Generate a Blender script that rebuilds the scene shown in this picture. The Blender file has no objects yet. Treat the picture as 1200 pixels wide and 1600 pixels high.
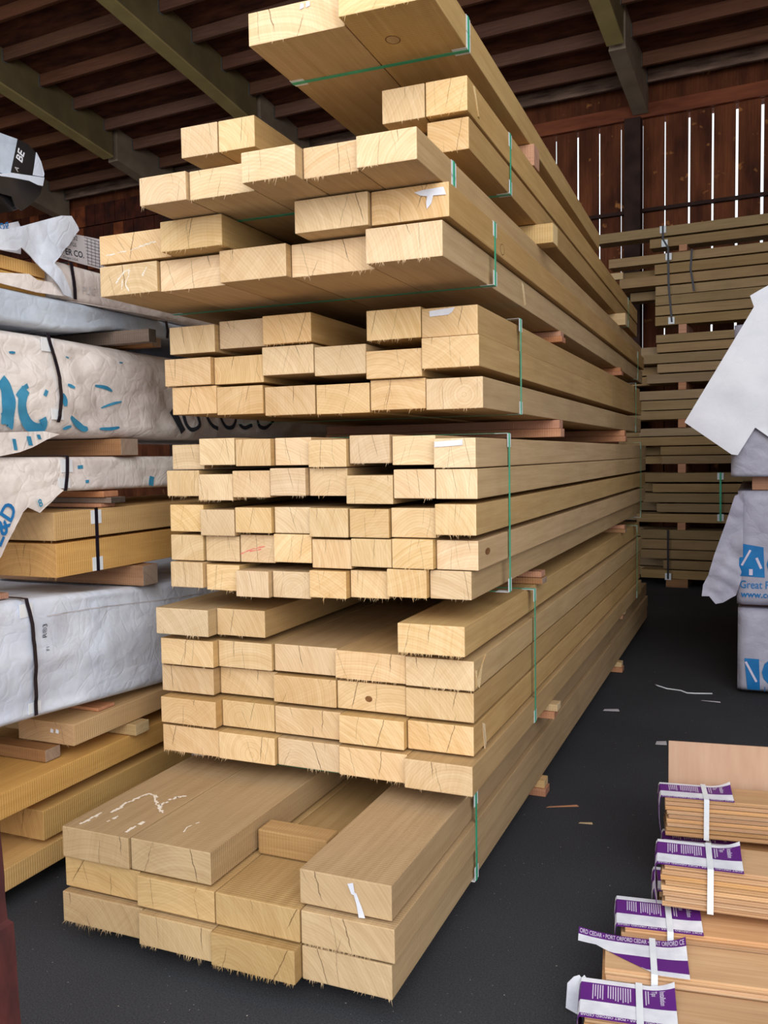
import bpy, bmesh, math, random
from mathutils import Vector, Matrix, noise
R = math.radians
scene = bpy.context.scene
col = scene.collection
rnd = random.Random(7)

# ------------------------------------------------------------------ object helpers
def tag(o, label=None, cat=None, group=None, kind=None):
    if label: o['label'] = label
    if cat: o['category'] = cat
    if group: o['group'] = group
    if kind: o['kind'] = kind
    return o

def link(name, me, mats, parent=None, loc=(0, 0, 0), rz=0.0):
    o = bpy.data.objects.new(name, me)
    col.objects.link(o)
    if me is not None:
        for m in (mats if isinstance(mats, (list, tuple)) else [mats]):
            if m is not None and m.name not in [x.name for x in me.materials if x]:
                me.materials.append(m)
    o.location = loc
    o.rotation_euler = (0, 0, rz)
    if parent is not None:
        o.parent = parent
    return o

def empty(name, loc=(0, 0, 0), rz=0.0):
    o = bpy.data.objects.new(name, None)
    col.objects.link(o)
    o.location = loc
    o.rotation_euler = (0, 0, rz)
    o.empty_display_size = 0.1
    return o

class MB:
    """collects shapes that become ONE mesh"""
    def __init__(self):
        self.v, self.f, self.m = [], [], []
        self.smooth = []
    def add(self, vs, fs, mi=0, sm=False):
        b = len(self.v)
        self.v += [tuple(p) for p in vs]
        self.f += [tuple(b + i for i in q) for q in fs]
        self.m += [mi] * len(fs)
        self.smooth += [sm] * len(fs)
    def box(self, x0, x1, y0, y1, z0, z1, mi=0, bev=0.0):
        if bev <= 0:
            vs = [(x, y, z) for x in (x0, x1) for y in (y0, y1) for z in (z0, z1)]
            self.add(vs, [(0, 1, 3, 2), (4, 6, 7, 5), (0, 4, 5, 1), (2, 3, 7, 6), (0, 2, 6, 4), (1, 5, 7, 3)], mi)
            return
        bm = bmesh.new()
        bmesh.ops.create_cube(bm, size=1.0)
        for q in bm.verts:
            q.co = Vector(((x0 + x1) / 2 + q.co.x * (x1 - x0), (y0 + y1) / 2 + q.co.y * (y1 - y0), (z0 + z1) / 2 + q.co.z * (z1 - z0)))
        bmesh.ops.bevel(bm, geom=bm.edges[:], offset=bev, segments=2, profile=0.6, affect='EDGES')
        bm.verts.ensure_lookup_table()
        self.add([q.co[:] for q in bm.verts], [[w.index for w in f.verts] for f in bm.faces], mi)
        bm.free()
    def obox(self, c, ax, ay, az, mi=0):
        """oriented box: centre and three half-axis vectors"""
        c, ax, ay, az = Vector(c), Vector(ax), Vector(ay), Vector(az)
        vs = [c + sx * ax + sy * ay + sz * az for sx in (-1, 1) for sy in (-1, 1) for sz in (-1, 1)]
        self.add(vs, [(0, 1, 3, 2), (4, 6, 7, 5), (0, 4, 5, 1), (2, 3, 7, 6), (0, 2, 6, 4), (1, 5, 7, 3)], mi)
    def tube(self, pts, r, n=8, mi=0):
        pts = [Vector(p) for p in pts]
        rings = []
        for i, p in enumerate(pts):
            t = (pts[min(i + 1, len(pts) - 1)] - pts[max(i - 1, 0)]).normalized()
            a = t.cross(Vector((0, 0, 1)))
            if a.length < 1e-3: a = t.cross(Vector((1, 0, 0)))
            a.normalize(); bb = t.cross(a)
            rr = r[i] if isinstance(r, (list, tuple)) else r
            rings.append([p + rr * (math.cos(2 * math.pi * k / n) * a + math.sin(2 * math.pi * k / n) * bb) for k in range(n)])
        vs = [q for g in rings for q in g]
        fs = [(i * n + k, i * n + (k + 1) % n, (i + 1) * n + (k + 1) % n, (i + 1) * n + k) for i in range(len(rings) - 1) for k in range(n)]
        fs += [tuple(range(n)), tuple((len(rings) - 1) * n + k for k in range(n))]
        self.add(vs, fs, mi, True)
    def mesh(self, name):
        me = bpy.data.meshes.new(name)
        me.from_pydata(self.v, [], self.f)
        me.polygons.foreach_set('material_index', self.m)
        me.polygons.foreach_set('use_smooth', self.smooth)
        bm = bmesh.new(); bm.from_mesh(me)
        bmesh.ops.recalc_face_normals(bm, faces=bm.faces[:])
        bm.to_mesh(me); bm.free()
        me.update()
        return me
    def build(self, name, mats, parent=None, loc=(0, 0, 0), rz=0.0):
        me = self.mesh(name)
        for m in (mats if isinstance(mats, (list, tuple)) else [mats]): me.materials.append(m)
        return link(name, me, None, parent, loc, rz)

def text_verts(s, size, bold=0.0):
    """flat lettering in its own plane: vertices (u, v) and faces"""
    cu = bpy.data.curves.new('lettering', 'FONT')
    cu.body = s; cu.size = size; cu.offset = bold; cu.resolution_u = 3
    o = bpy.data.objects.new('lettering', cu)
    col.objects.link(o)
    dg = bpy.context.evaluated_depsgraph_get()
    me = bpy.data.meshes.new_from_object(o.evaluated_get(dg))
    vs = [(q.co.x, q.co.y) for q in me.vertices]
    fs = [tuple(p.vertices) for p in me.polygons]
    bpy.data.objects.remove(o); bpy.data.meshes.remove(me); bpy.data.curves.remove(cu)
    return vs, fs

# ------------------------------------------------------------------ material helpers
def new_mat(name):
    m = bpy.data.materials.new(name)
    m.use_nodes = True
    nt = m.node_tree
    nt.nodes.clear()
    out = nt.nodes.new('ShaderNodeOutputMaterial')
    b = nt.nodes.new('ShaderNodeBsdfPrincipled')
    nt.links.new(b.outputs[0], out.inputs[0])
    return m, nt, b

def srgb(r, g, b):
    def f(c):
        c /= 255.0
        return c / 12.92 if c <= 0.04045 else ((c + 0.055) / 1.055) ** 2.4
    return (f(r), f(g), f(b), 1.0)

class N:
    """tiny node-graph writer"""
    def __init__(self, nt): self.nt = nt
    def n(self, t, **kw):
        x = self.nt.nodes.new(t)
        for k, v in kw.items(): setattr(x, k, v)
        return x
    def put(self, sock, v):
        if isinstance(v, bpy.types.NodeSocket): self.nt.links.new(v, sock)
        else: sock.default_value = v
    def math(self, op, a, b=0.0, c=None, clamp=False):
        x = self.n('ShaderNodeMath', operation=op, use_clamp=clamp)
        self.put(x.inputs[0], a); self.put(x.inputs[1], b)
        if c is not None: self.put(x.inputs[2], c)
        return x.outputs[0]
    def mix(self, f, a, b, mode='MIX'):
        x = self.n('ShaderNodeMix', data_type='RGBA', blend_type=mode)
        self.put(x.inputs[0], f); self.put(x.inputs[6], a); self.put(x.inputs[7], b)
        return x.outputs[2]
    def noise(self, vec, scale, detail=4.0, rough=0.55, w=None):
        x = self.n('ShaderNodeTexNoise', noise_dimensions='3D' if w is None else '4D')
        self.put(x.inputs['Vector'], vec)
        x.inputs['Scale'].default_value = scale
        x.inputs['Detail'].default_value = detail
        x.inputs['Roughness'].default_value = rough
        if w is not None: self.put(x.inputs['W'], w)
        return x.outputs['Fac']
    def scale(self, vec, s):
        x = self.n('ShaderNodeVectorMath', operation='MULTIPLY')
        self.put(x.inputs[0], vec); x.inputs[1].default_value = s
        return x.outputs[0]
    def ramp(self, f, lo, hi, clamp=True):
        x = self.n('ShaderNodeMapRange', clamp=clamp)
        self.put(x.inputs[0], f); self.put(x.inputs[1], lo); self.put(x.inputs[2], hi)
        return x.outputs[0]
    def sep(self, vec):
        x = self.n('ShaderNodeSeparateXYZ'); self.put(x.inputs[0], vec)
        return x.outputs
    def comb(self, a, b, c):
        x = self.n('ShaderNodeCombineXYZ')
        self.put(x.inputs[0], a); self.put(x.inputs[1], b); self.put(x.inputs[2], c)
        return x.outputs[0]
    def white(self, w):
        x = self.n('ShaderNodeTexWhiteNoise', noise_dimensions='1D'); self.put(x.inputs['W'], w)
        s = self.n('ShaderNodeSeparateColor'); self.nt.links.new(x.outputs['Color'], s.inputs[0])
        return s.outputs
    def bump(self, bsdf, h, strength, dist=0.01):
        x = self.n('ShaderNodeBump'); x.inputs['Strength'].default_value = strength
        x.inputs['Distance'].default_value = dist
        self.put(x.inputs['Height'], h); self.nt.links.new(x.outputs[0], bsdf.inputs['Normal'])

def wood(name, side, side_dark, end, end_dark, axis=1, cracks=True, var=0.22, stain=0.25, sawamp=0.10, bump=0.28):
    """sawn timber whose length runs along the object's local axis"""
    m, nt, b = new_mat(name)
    g = N(nt)
    tc = g.n('ShaderNodeTexCoord')
    oi = g.n('ShaderNodeObjectInfo')
    rid = g.math('MULTIPLY', oi.outputs['Random'], 913.7)
    r1 = g.white(rid); r2 = g.white(g.math('ADD', rid, 11.3)); r3 = g.white(g.math('ADD', rid, 27.9))
    P = g.sep(tc.outputs['Object']); Nn = g.sep(tc.outputs['Normal']); G = g.sep(tc.outputs['Generated'])
    L, A = P[axis], P[1 - axis]
    H = P[2]
    endm = g.ramp(g.math('ABSOLUTE', Nn[axis]), 0.6, 0.8)
    seed = g.comb(g.math('MULTIPLY', r1[0], 40.0), g.math('MULTIPLY', r1[1], 40.0), g.math('MULTIPLY', r1[2], 40.0))
    vadd = g.n('ShaderNodeVectorMath', operation='ADD')
    nt.links.new(tc.outputs['Object'], vadd.inputs[0]); nt.links.new(seed, vadd.inputs[1])
    pv = vadd.outputs[0]
    # long grain on the sides
    sc = (9.0, 0.5, 9.0) if axis == 1 else (0.5, 9.0, 9.0)
    grain = g.noise(g.scale(pv, sc), 4.0, 5.0, 0.62)
    fine = g.noise(g.scale(pv, (60.0, 1.2, 60.0) if axis == 1 else (1.2, 60.0, 60.0)), 3.0, 3.0, 0.6)
    blot = g.noise(pv, 2.3, 3.0)
    saw = g.n('ShaderNodeTexWave', wave_type='BANDS', bands_direction='Y' if axis == 1 else 'X')
    g.put(saw.inputs['Vector'], pv); saw.inputs['Scale'].default_value = 28.0
    saw.inputs['Distortion'].default_value = 1.2; saw.inputs['Detail'].default_value = 3.0
    f1 = g.math('ADD', g.math('MULTIPLY', g.ramp(grain, 0.3, 0.72), 0.55), g.math('MULTIPLY', g.ramp(fine, 0.3, 0.7), 0.30))
    f1 = g.math('ADD', f1, g.math('MULTIPLY', saw.outputs['Fac'], sawamp), clamp=True)
    sidec = g.mix(f1, side_dark, side)
    st = g.math('MULTIPLY', g.ramp(blot, 0.52, 0.75), stain)
    sidec = g.mix(st, sidec, tuple(c * 0.62 for c in side_dark[:3]) + (1,))
    # end grain: growth rings about a pith well off the piece, plus saw streaks
    cx = g.math('MULTIPLY', g.math('SUBTRACT', r2[0], 0.5), 0.5)
    cz = g.math('ADD', g.math('MULTIPLY', r2[1], 0.35), -0.30)
    dx = g.math('SUBTRACT', A, cx); dz = g.math('SUBTRACT', H, cz)
    rad = g.math('SQRT', g.math('ADD', g.math('MULTIPLY', dx, dx), g.math('MULTIPLY', dz, dz)))
    wob = g.noise(pv, 7.0, 3.0)
    rr = g.math('ADD', rad, g.math('MULTIPLY', wob, 0.02))
    ring = g.math('SINE', g.math('MULTIPLY', rr, 620.0))
    ring2 = g.noise(g.comb(g.math('MULTIPLY', rr, 26.0), r1[0], r2[2]), 3.0, 3.0)
    ang = g.math('MULTIPLY', g.math('SUBTRACT', r3[0], 0.5), 2.6)
    dirn = g.math('ADD', g.math('MULTIPLY', A, g.math('COSINE', ang)), g.math('MULTIPLY', H, g.math('SINE', ang)))
    streak = g.noise(g.comb(g.math('MULTIPLY', dirn, 60.0), r3[1], r3[2]), 2.2, 3.0, 0.7)
    fe = g.math('ADD', 0.45, g.math('MULTIPLY', ring, 0.10))
    fe = g.math('ADD', fe, g.math('MULTIPLY', g.math('SUBTRACT', ring2, 0.5), 1.2))
    fe = g.math('ADD', fe, g.math('MULTIPLY', g.math('SUBTRACT', streak, 0.5), 0.9))
    fe = g.math('ADD', fe, g.math('MULTIPLY', g.math('SUBTRACT', g.noise(pv, 9.0, 3.0), 0.5), 0.9), clamp=True)
    endc = g.mix(fe, end_dark, end)
    if cracks:
        wig = g.math('MULTIPLY', g.math('SUBTRACT', g.noise(pv, 26.0, 4.0), 0.5), 0.06)
        tot = None
        for k, (rx, ra, rl) in enumerate(((r1[1], r2[2], r3[0]), (r3[1], r1[2], r2[0]), (r2[1], r3[2], r1[0]))):
            x0 = g.math('ADD', 0.1, g.math('MULTIPLY', rx, 0.8))
            sl = g.math('MULTIPLY', g.math('SUBTRACT', ra, 0.5), 0.42)
            d = g.math('SUBTRACT', g.math('SUBTRACT', G[1 - axis], x0), g.math('MULTIPLY', g.math('SUBTRACT', G[2], 0.5), sl))
            d = g.math('ABSOLUTE', g.math('ADD', d, wig))
            line = g.math('SUBTRACT', 1.0, g.ramp(d, 0.001, 0.0065 if k else 0.008))
            # some start at the top edge, some at the bottom edge
            span = g.math('ABSOLUTE', g.math('SUBTRACT', G[2], 0.0 if k == 1 else 1.0))
            lim = g.math('ADD', 0.15, g.math('MULTIPLY', rl, 0.95))
            msk = g.math('SUBTRACT', 1.0, g.ramp(span, g.math('SUBTRACT', lim, 0.25), lim))
            ln = g.math('MULTIPLY', g.math('MULTIPLY', line, msk), (0.85, 0.55, 0.45)[k])
            tot = ln if tot is None else g.math('MAXIMUM', tot, ln)
        endc = g.mix(tot, endc, srgb(74, 44, 22))
    c = g.mix(endm, sidec, endc)
    # each piece a little lighter, darker, redder
    hs = g.n('ShaderNodeHueSaturation')
    g.put(hs.inputs['Hue'], g.math('ADD', 0.5, g.math('MULTIPLY', g.math('SUBTRACT', r3[2], 0.5), 0.007)))
    g.put(hs.inputs['Saturation'], g.math('ADD', 0.86, g.math('MULTIPLY', r2[2], 0.2)))
    g.put(hs.inputs['Value'], g.math('ADD', 1.0 - var / 2, g.math('MULTIPLY', r1[0], var)))
    g.put(hs.inputs['Color'], c)
    nt.links.new(hs.outputs[0], b.inputs['Base Color'])
    b.inputs['Roughness'].default_value = 0.72
    b.inputs['Specular IOR Level'].default_value = 0.22
    hgt = g.math('ADD', g.math('MULTIPLY', fine, 0.5), g.math('MULTIPLY', saw.outputs['Fac'], 0.5))
    g.bump(b, hgt, bump, 0.004)
    return m

def cloth(name, c, c2, scale=3.0, grime=0.35, crease=0.55):
    m, nt, b = new_mat(name)
    g = N(nt)
    tc = g.n('ShaderNodeTexCoord')
    v = tc.outputs['Object']
    w1 = g.noise(g.scale(v, (1.0, 1.0, 1.4)), scale, 4.0, 0.6)
    warp = g.n('ShaderNodeVectorMath', operation='ADD')
    nz = g.n('ShaderNodeTexNoise'); nt.links.new(v, nz.inputs['Vector']); nz.inputs['Scale'].default_value = 3.2; nz.inputs['Detail'].default_value = 3.0
    sc = g.scale(nz.outputs['Color'], (0.35, 0.35, 0.35))
    nt.links.new(v, warp.inputs[0]); nt.links.new(sc, warp.inputs[1])
    vor = g.n('ShaderNodeTexVoronoi', feature='DISTANCE_TO_EDGE'); nt.links.new(g.scale(warp.outputs[0], (1.0, 0.7, 1.3)), vor.inputs['Vector']); vor.inputs['Scale'].default_value = 4.2
    vor2 = g.n('ShaderNodeTexVoronoi', feature='DISTANCE_TO_EDGE'); nt.links.new(warp.outputs[0], vor2.inputs['Vector']); vor2.inputs['Scale'].default_value = 13.0
    e1 = g.ramp(vor.outputs['Distance'], 0.0, 0.25); e2 = g.ramp(vor2.outputs['Distance'], 0.0, 0.13)
    hgt = g.math('ADD', g.math('MULTIPLY', e1, 0.6), g.math('MULTIPLY', e2, 0.12))
    hgt = g.math('ADD', hgt, g.math('MULTIPLY', g.noise(v, 9.0, 4.0), 0.9))
    dirt = g.noise(g.scale(v, (1.0, 0.6, 1.6)), 5.0, 6.0, 0.7)
    col_ = g.mix(g.math('MULTIPLY', g.ramp(dirt, 0.5, 0.75), grime), g.mix(g.ramp(w1, 0.35, 0.65), c2, c), tuple(x * 0.55 for x in c2[:3]) + (1,))
    fold = g.math('MULTIPLY', g.math('SUBTRACT', 1.0, g.ramp(vor2.outputs['Distance'], 0.0, 0.02)), 0.09)
    col_ = g.mix(fold, col_, tuple(x * 0.5 for x in c2[:3]) + (1,))
    nt.links.new(col_, b.inputs['Base Color'])
    b.inputs['Roughness'].default_value = 0.5
    b.inputs['Specular IOR Level'].default_value = 0.3
    g.bump(b, hgt, crease, 0.02)
    return m

def flat(name, c, rough=0.6, c2=None, scale=8.0, spec=0.3, bump=0.0, stretch=(1, 1, 1), lo=0.35, hi=0.7, detail=5.0, coat=0.0, trans=0.0):
    """two-tone noisy surface"""
    m, nt, b = new_mat(name)
    g = N(nt)
    tc = g.n('ShaderNodeTexCoord')
    v = g.scale(tc.outputs['Object'], stretch)
    f = g.noise(v, scale, detail)
    if c2 is None: c2 = tuple(x * 0.8 for x in c[:3]) + (1,)
    nt.links.new(g.mix(g.ramp(f, lo, hi), c2, c), b.inputs['Base Color'])
    b.inputs['Roughness'].default_value = rough
    b.inputs['Specular IOR Level'].default_value = spec
    if trans: b.inputs['Transmission Weight'].default_value = trans
    if bump: g.bump(b, f, bump, 0.01)
    return m

M = {}
M['timber'] = wood('pale_sawn_timber', srgb(204, 169, 118), srgb(172, 136, 86), srgb(240, 208, 163), srgb(214, 173, 121))
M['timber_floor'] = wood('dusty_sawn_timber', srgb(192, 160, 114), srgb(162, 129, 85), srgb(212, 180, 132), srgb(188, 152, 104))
M['timber_left'] = wood('honey_sawn_timber', srgb(222, 178, 112), srgb(196, 150, 88), srgb(204, 160, 102), srgb(174, 130, 78))
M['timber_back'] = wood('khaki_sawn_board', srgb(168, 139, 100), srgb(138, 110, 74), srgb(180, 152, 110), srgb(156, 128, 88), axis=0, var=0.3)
M['spacer_pale'] = wood('pale_spacer_wood', srgb(212, 180, 132), srgb(180, 146, 100), srgb(228, 202, 156), srgb(200, 168, 122), axis=0, cracks=False)
M['spacer_dusty'] = wood('dusty_block_wood', srgb(186, 152, 108), srgb(150, 116, 78), srgb(196, 164, 120), srgb(168, 136, 96), axis=0, cracks=False)
M['spacer_red'] = wood('reddish_spacer_wood', srgb(205, 150, 112), srgb(172, 112, 78), srgb(205, 150, 118), srgb(165, 110, 82), axis=0, cracks=False)
M['spacer_brown'] = wood('weathered_spacer_wood', srgb(176, 128, 82), srgb(128, 86, 52), srgb(170, 148, 128), srgb(140, 116, 98), axis=0, cracks=False)
M['spacer_grey'] = wood('grey_weathered_wood', srgb(150, 128, 112), srgb(104, 84, 72), srgb(95, 84, 74), srgb(66, 56, 48), axis=0, cracks=False)
M['cedar'] = wood('fresh_cedar_board', srgb(216, 176, 130), srgb(184, 136, 94), srgb(226, 188, 140), srgb(190, 145, 100), axis=0, cracks=False, var=0.25, sawamp=0.0, bump=0.05)
M['purlin'] = wood('dark_brown_roof_wood', srgb(134, 90, 68), srgb(92, 58, 43), srgb(80, 55, 40), srgb(60, 40, 30), axis=0, cracks=False)
M['girder'] = flat('olive_painted_girder', srgb(126, 110, 76), 0.8, srgb(108, 94, 64), 3.0, bump=0.05)
M['girder_lip'] = flat('light_olive_girder_edge', srgb(182, 164, 108), 0.8, srgb(164, 146, 94), 3.0)
M['girder_rear'] = flat('dusty_grey_girder', srgb(158, 142, 122), 0.85, srgb(130, 114, 98), 2.5)
M['steel'] = flat('dull_hanger_steel', srgb(120, 118, 112), 0.5, srgb(96, 94, 90), 20.0)
M['deck'] = flat('dark_stained_roof_deck', srgb(122, 70, 50), 0.9, srgb(70, 38, 28), 2.2, stretch=(1, 4, 1), bump=0.1)
M['strap'] = flat('green_strap_plastic', srgb(84, 196, 152), 0.35, srgb(58, 168, 126), 6.0, spec=0.5)
M['strap_black'] = flat('black_strap_plastic', srgb(30, 22, 42), 0.4, srgb(18, 14, 26), 6.0, spec=0.5)
M['guard'] = flat('white_corner_plastic', srgb(240, 241, 244), 0.5, srgb(222, 226, 232), 12.0)
M['paper'] = flat('white_tag_paper', srgb(240, 240, 246), 0.6, srgb(214, 214, 224), 14.0, bump=0.1)
M['chalk'] = flat('white_chalk', srgb(240, 228, 214), 0.95, srgb(214, 190, 160), 160.0, lo=0.3, hi=0.55)
M['crayon'] = flat('pink_crayon', srgb(240, 130, 120), 0.9)
M['purple'] = flat('purple_print', srgb(104, 40, 132), 0.5, srgb(92, 34, 120), 5.0)
M['print_white'] = flat('white_print', srgb(225, 214, 236), 0.6)
M['blue_print'] = flat('blue_print', srgb(34, 122, 186), 0.6, srgb(20, 104, 168), 9.0)
M['cyan_print'] = flat('faded_cyan_print', srgb(70, 150, 186), 0.6, srgb(40, 122, 164), 9.0, lo=0.3, hi=0.65)
M['ink'] = flat('dark_print_ink', srgb(58, 62, 74), 0.7)
M['wrap_cream'] = cloth('creamy_woven_wrap', srgb(240, 231, 226), srgb(216, 204, 200), 3.0, 0.3, 0.4)
M['wrap_white'] = cloth('white_woven_wrap', srgb(226, 231, 243), srgb(206, 212, 228), 3.0, 0.1, 0.3)
M['wrap_blue'] = cloth('pale_blue_woven_wrap', srgb(204, 214, 228), srgb(182, 192, 208), 3.0, 0.3, 0.3)
M['wrap_grey'] = cloth('lavender_grey_woven_wrap', srgb(182, 180, 196), srgb(162, 158, 176), 3.0, 0.3, 0.3)
M['wrap_bright'] = cloth('bright_white_wrap', srgb(240, 240, 247), srgb(230, 230, 240), 3.0, 0.1, 0.06)
M['wrap_black'] = flat('black_film_wrap', srgb(40, 38, 40), 0.3, srgb(24, 22, 24), 6.0, spec=0.5)
M['card'] = flat('grey_card', srgb(206, 200, 204), 0.7, srgb(192, 186, 190), 5.0)
M['cardboard'] = flat('pinkish_cardboard', srgb(200, 164, 138), 0.8, srgb(190, 152, 126), 4.0, stretch=(6, 1, 1))
M['post'] = flat('rust_red_post', srgb(116, 56, 48), 0.8, srgb(64, 34, 36), 9.0, bump=0.5, stretch=(1, 1, 0.35))
M['knot'] = flat('knot_brown', srgb(150, 104, 60), 0.8, srgb(110, 70, 38), 60.0)
M['knot_dark'] = flat('knot_ring_brown', srgb(120, 78, 40), 0.8)
M['wall_wood'] = None

# reddish brown wall boards: stained, with darker runs and paler knots
def wall_material():
    m, nt, b = new_mat('red_brown_wall_board')
    g = N(nt)
    tc = g.n('ShaderNodeTexCoord')
    v = tc.outputs['Object']
    big = g.noise(g.scale(v, (2.2, 2.2, 0.7)), 1.6, 5.0)
    grain = g.noise(g.scale(v, (26.0, 26.0, 1.0)), 2.0, 4.0)
    kn = g.noise(v, 7.0, 2.0)
    c = g.mix(g.ramp(big, 0.32, 0.68), srgb(74, 40, 28), srgb(132, 76, 48))
    c = g.mix(g.math('MULTIPLY', g.ramp(grain, 0.35, 0.7), 0.4), c, srgb(60, 30, 22))
    c = g.mix(g.math('MULTIPLY', g.ramp(kn, 0.66, 0.74), 0.7), c, srgb(190, 126, 72))
    nt.links.new(c, b.inputs['Base Color'])
    b.inputs['Roughness'].default_value = 0.85
    b.inputs['Specular IOR Level'].default_value = 0.15
    return m
M['wall_wood'] = wall_material()
M['rail'] = flat('red_brown_wall_rail', srgb(150, 84, 56), 0.85, srgb(112, 58, 38), 3.0, stretch=(0.5, 3, 3))
M['rail_dark'] = flat('dark_wall_rail', srgb(66, 44, 38), 0.85, srgb(44, 28, 24), 5.0)
M['ledger'] = flat('stained_ledger_wood', srgb(150, 122, 106), 0.85, srgb(78, 58, 50), 3.0, stretch=(0.7, 4, 5), detail=7.0)

M['block_a'] = flat('dark_red_wall_block', srgb(96, 44, 28), 0.85, srgb(54, 26, 20), 5.0)
M['block_b'] = flat('rust_orange_wall_block', srgb(166, 88, 48), 0.85, srgb(104, 52, 32), 5.0)
def asphalt_material():
    m, nt, b = new_mat('dark_asphalt')
    g = N(nt)
    tc = g.n('ShaderNodeTexCoord')
    v = tc.outputs['Object']
    big = g.noise(v, 0.9, 4.0)
    fine = g.noise(v, 190.0, 3.0, 0.7)
    speck = g.noise(v, 75.0, 2.0, 0.5)
    c = g.mix(g.ramp(big, 0.3, 0.7), srgb(50, 50, 54), srgb(66, 66, 70))
    c = g.mix(g.ramp(fine, 0.35, 0.72), g.mix(0.5, c, srgb(26, 26, 29)), g.mix(0.3, c, srgb(98, 98, 102)))
    c = g.mix(g.ramp(speck, 0.735, 0.76), c, srgb(168, 160, 150))
    nt.links.new(c, b.inputs['Base Color'])
    b.inputs['Roughness'].default_value = 0.9
    b.inputs['Specular IOR Level'].default_value = 0.2
    g.bump(b, fine, 0.5, 0.004)
    return m
M['asphalt'] = asphalt_material()
M['yard'] = flat('pale_yard_paving', srgb(190, 184, 174), 0.9, srgb(172, 166, 156), 1.5)

# ------------------------------------------------------------------ camera (metres; the right face of the big stack is x = 0)
cam_d = bpy.data.cameras.new('camera')
cam = bpy.data.objects.new('camera', cam_d)
col.objects.link(cam)
yaw, pitch, roll = .4022, .0628, -.01585
fwd = Vector((-math.sin(yaw) * math.cos(pitch), math.cos(yaw) * math.cos(pitch), -math.sin(pitch)))
rt = Vector((math.cos(yaw), math.sin(yaw), 0))
up = rt.cross(fwd)
r2 = math.cos(roll) * rt + math.sin(roll) * up
u2 = -math.sin(roll) * rt + math.cos(roll) * up
mw = Matrix((r2, u2, -fwd)).transposed().to_4x4()
mw.translation = Vector((.88, 0, 1.6104))
cam.matrix_world = mw
cam_d.sensor_fit = 'VERTICAL'
cam_d.sensor_height = 24.0
cam_d.lens = 1372.0 / 1600.0 * 24.0
cam_d.clip_start = 0.05
cam_d.clip_end = 200
scene.camera = cam

# ------------------------------------------------------------------ the shed (its axes are turned four degrees)
BA = R(4.0)
def BW(x, y, z):                       # shed axes -> world
    return Vector((.88 + x * math.cos(BA) + y * math.sin(BA), -x * math.sin(BA) + y * math.cos(BA), z))
def shed(mb, name, mats, kind='structure', parent=None):
    o = mb.build(name, mats, parent, BW(0, 0, 0), -BA)
    if kind: o['kind'] = kind
    return o
WY = 12.144                            # back wall distance
SL = math.tan(R(10.2))
def zroof(y, off): return 6.06 + SL * (WY - y) + off    # off = height above the girders' underside
m = MB(); m.box(-16, 4.5, -0.6, 14, -0.12, 0.0); shed(m, 'floor', M['asphalt'])
m = MB(); m.box(-30, 30, -30, -0.62, -0.12, -0.003); shed(m, 'ground_outside', M['yard'])
# roof deck
m = MB()
ya, yb = 1.4, 13.4
vs = [(x, y, zroof(y, .512 + t)) for x in (-16, 4.5) for y in (ya, yb) for t in (0, .03)]
m.add(vs, [(0, 1, 3, 2), (4, 6, 7, 5), (0, 4, 5, 1), (2, 3, 7, 6), (0, 2, 6, 4), (1, 5, 7, 3)])
shed(m, 'ceiling', M['deck'])
# back wall boards with daylight between some of them
m = MB()
gaps = [-3.476, -3.172, -2.876, -2.586, -2.30, -2.016, -1.713, -1.424, -1.134, -0.836, -0.54, -.25, .04]
open_w = {-3.476: .022, -3.172: .034, -2.876: .024, -2.586: .016, -2.30: .01, -2.016: .022, -1.713: .034, -1.424: .034, -1.134: .042, -0.836: .046, -0.54: .04, -.25: .03, .04: .03}
xs = [-16 + .292 * k for k in range(43)]
xs = [x for x in xs if x < -3.6] + gaps + [.33 + .292 * k for k in range(15)]
rw = random.Random(3)
for a, b_ in zip(xs, xs[1:]):
    ga, gb = open_w.get(a, .003) * .75, open_w.get(b_, .003) * .75
    m.box(a + ga / 2, b_ - gb / 2, WY + .10, WY + .125 + rw.random() * .004, 0, 6.16)
    m.box(a + .001, b_ - .001, WY + .128, WY + .14, 6.02, 6.60)           # battened band above the rail
wall = shed(m, 'wall_back', M['wall_wood'])
m = MB(); m.box(-6.0, 4.5, WY + .03, WY + .095, 6.02, 6.20, bev=.004); shed(m, 'trim_1', M['rail'])
m = MB(); m.box(-16, 4.5, WY + .03, WY + .095, 4.80, 4.845, bev=.004); shed(m, 'trim_2', M['rail_dark'])
m = MB(); m.box(-2.50, -2.29, WY - .13, WY + .02, 0, 5.99, bev=.006); shed(m, 'trim_3', M['rail_dark'])
m = MB(); m.box(-10.32, -10.14, WY - .13, WY + .02, 0, 5.99, bev=.006); shed(m, 'trim_4', M['rail_dark'])
m = MB(); rw = random.Random(9)
for r_ in range(4):
    for k in range(36):
        x = -14.5 + k * .24 + (r_ % 2) * .06
        m.box(x, x + .228, WY + .04 + rw.random() * .02, WY + .095, 4.75 + r_ * .39, 5.12 + r_ * .39, rw.choice((0, 0, 1)))
shed(m, 'trim_5', [M['block_a'], M['block_b']])
m = MB()
for a, b_ in zip(xs, xs[1:]):
    if b_ > -3.7: m.box(a + .05, b_ + .05, WY + .128, WY + .14, 0, 2.95)
shed(m, 'trim_6', M['wall_wood'])
m = MB(); m.box(-16.1, -16, 1.2, 13.2, 0, 9.2); shed(m, 'wall_left', M['wall_wood'])
m = MB(); m.box(3.2, 3.3, 3.0, 12.2, 0, 9.0); shed(m, 'wall_right', M['wall_wood'])

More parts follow.
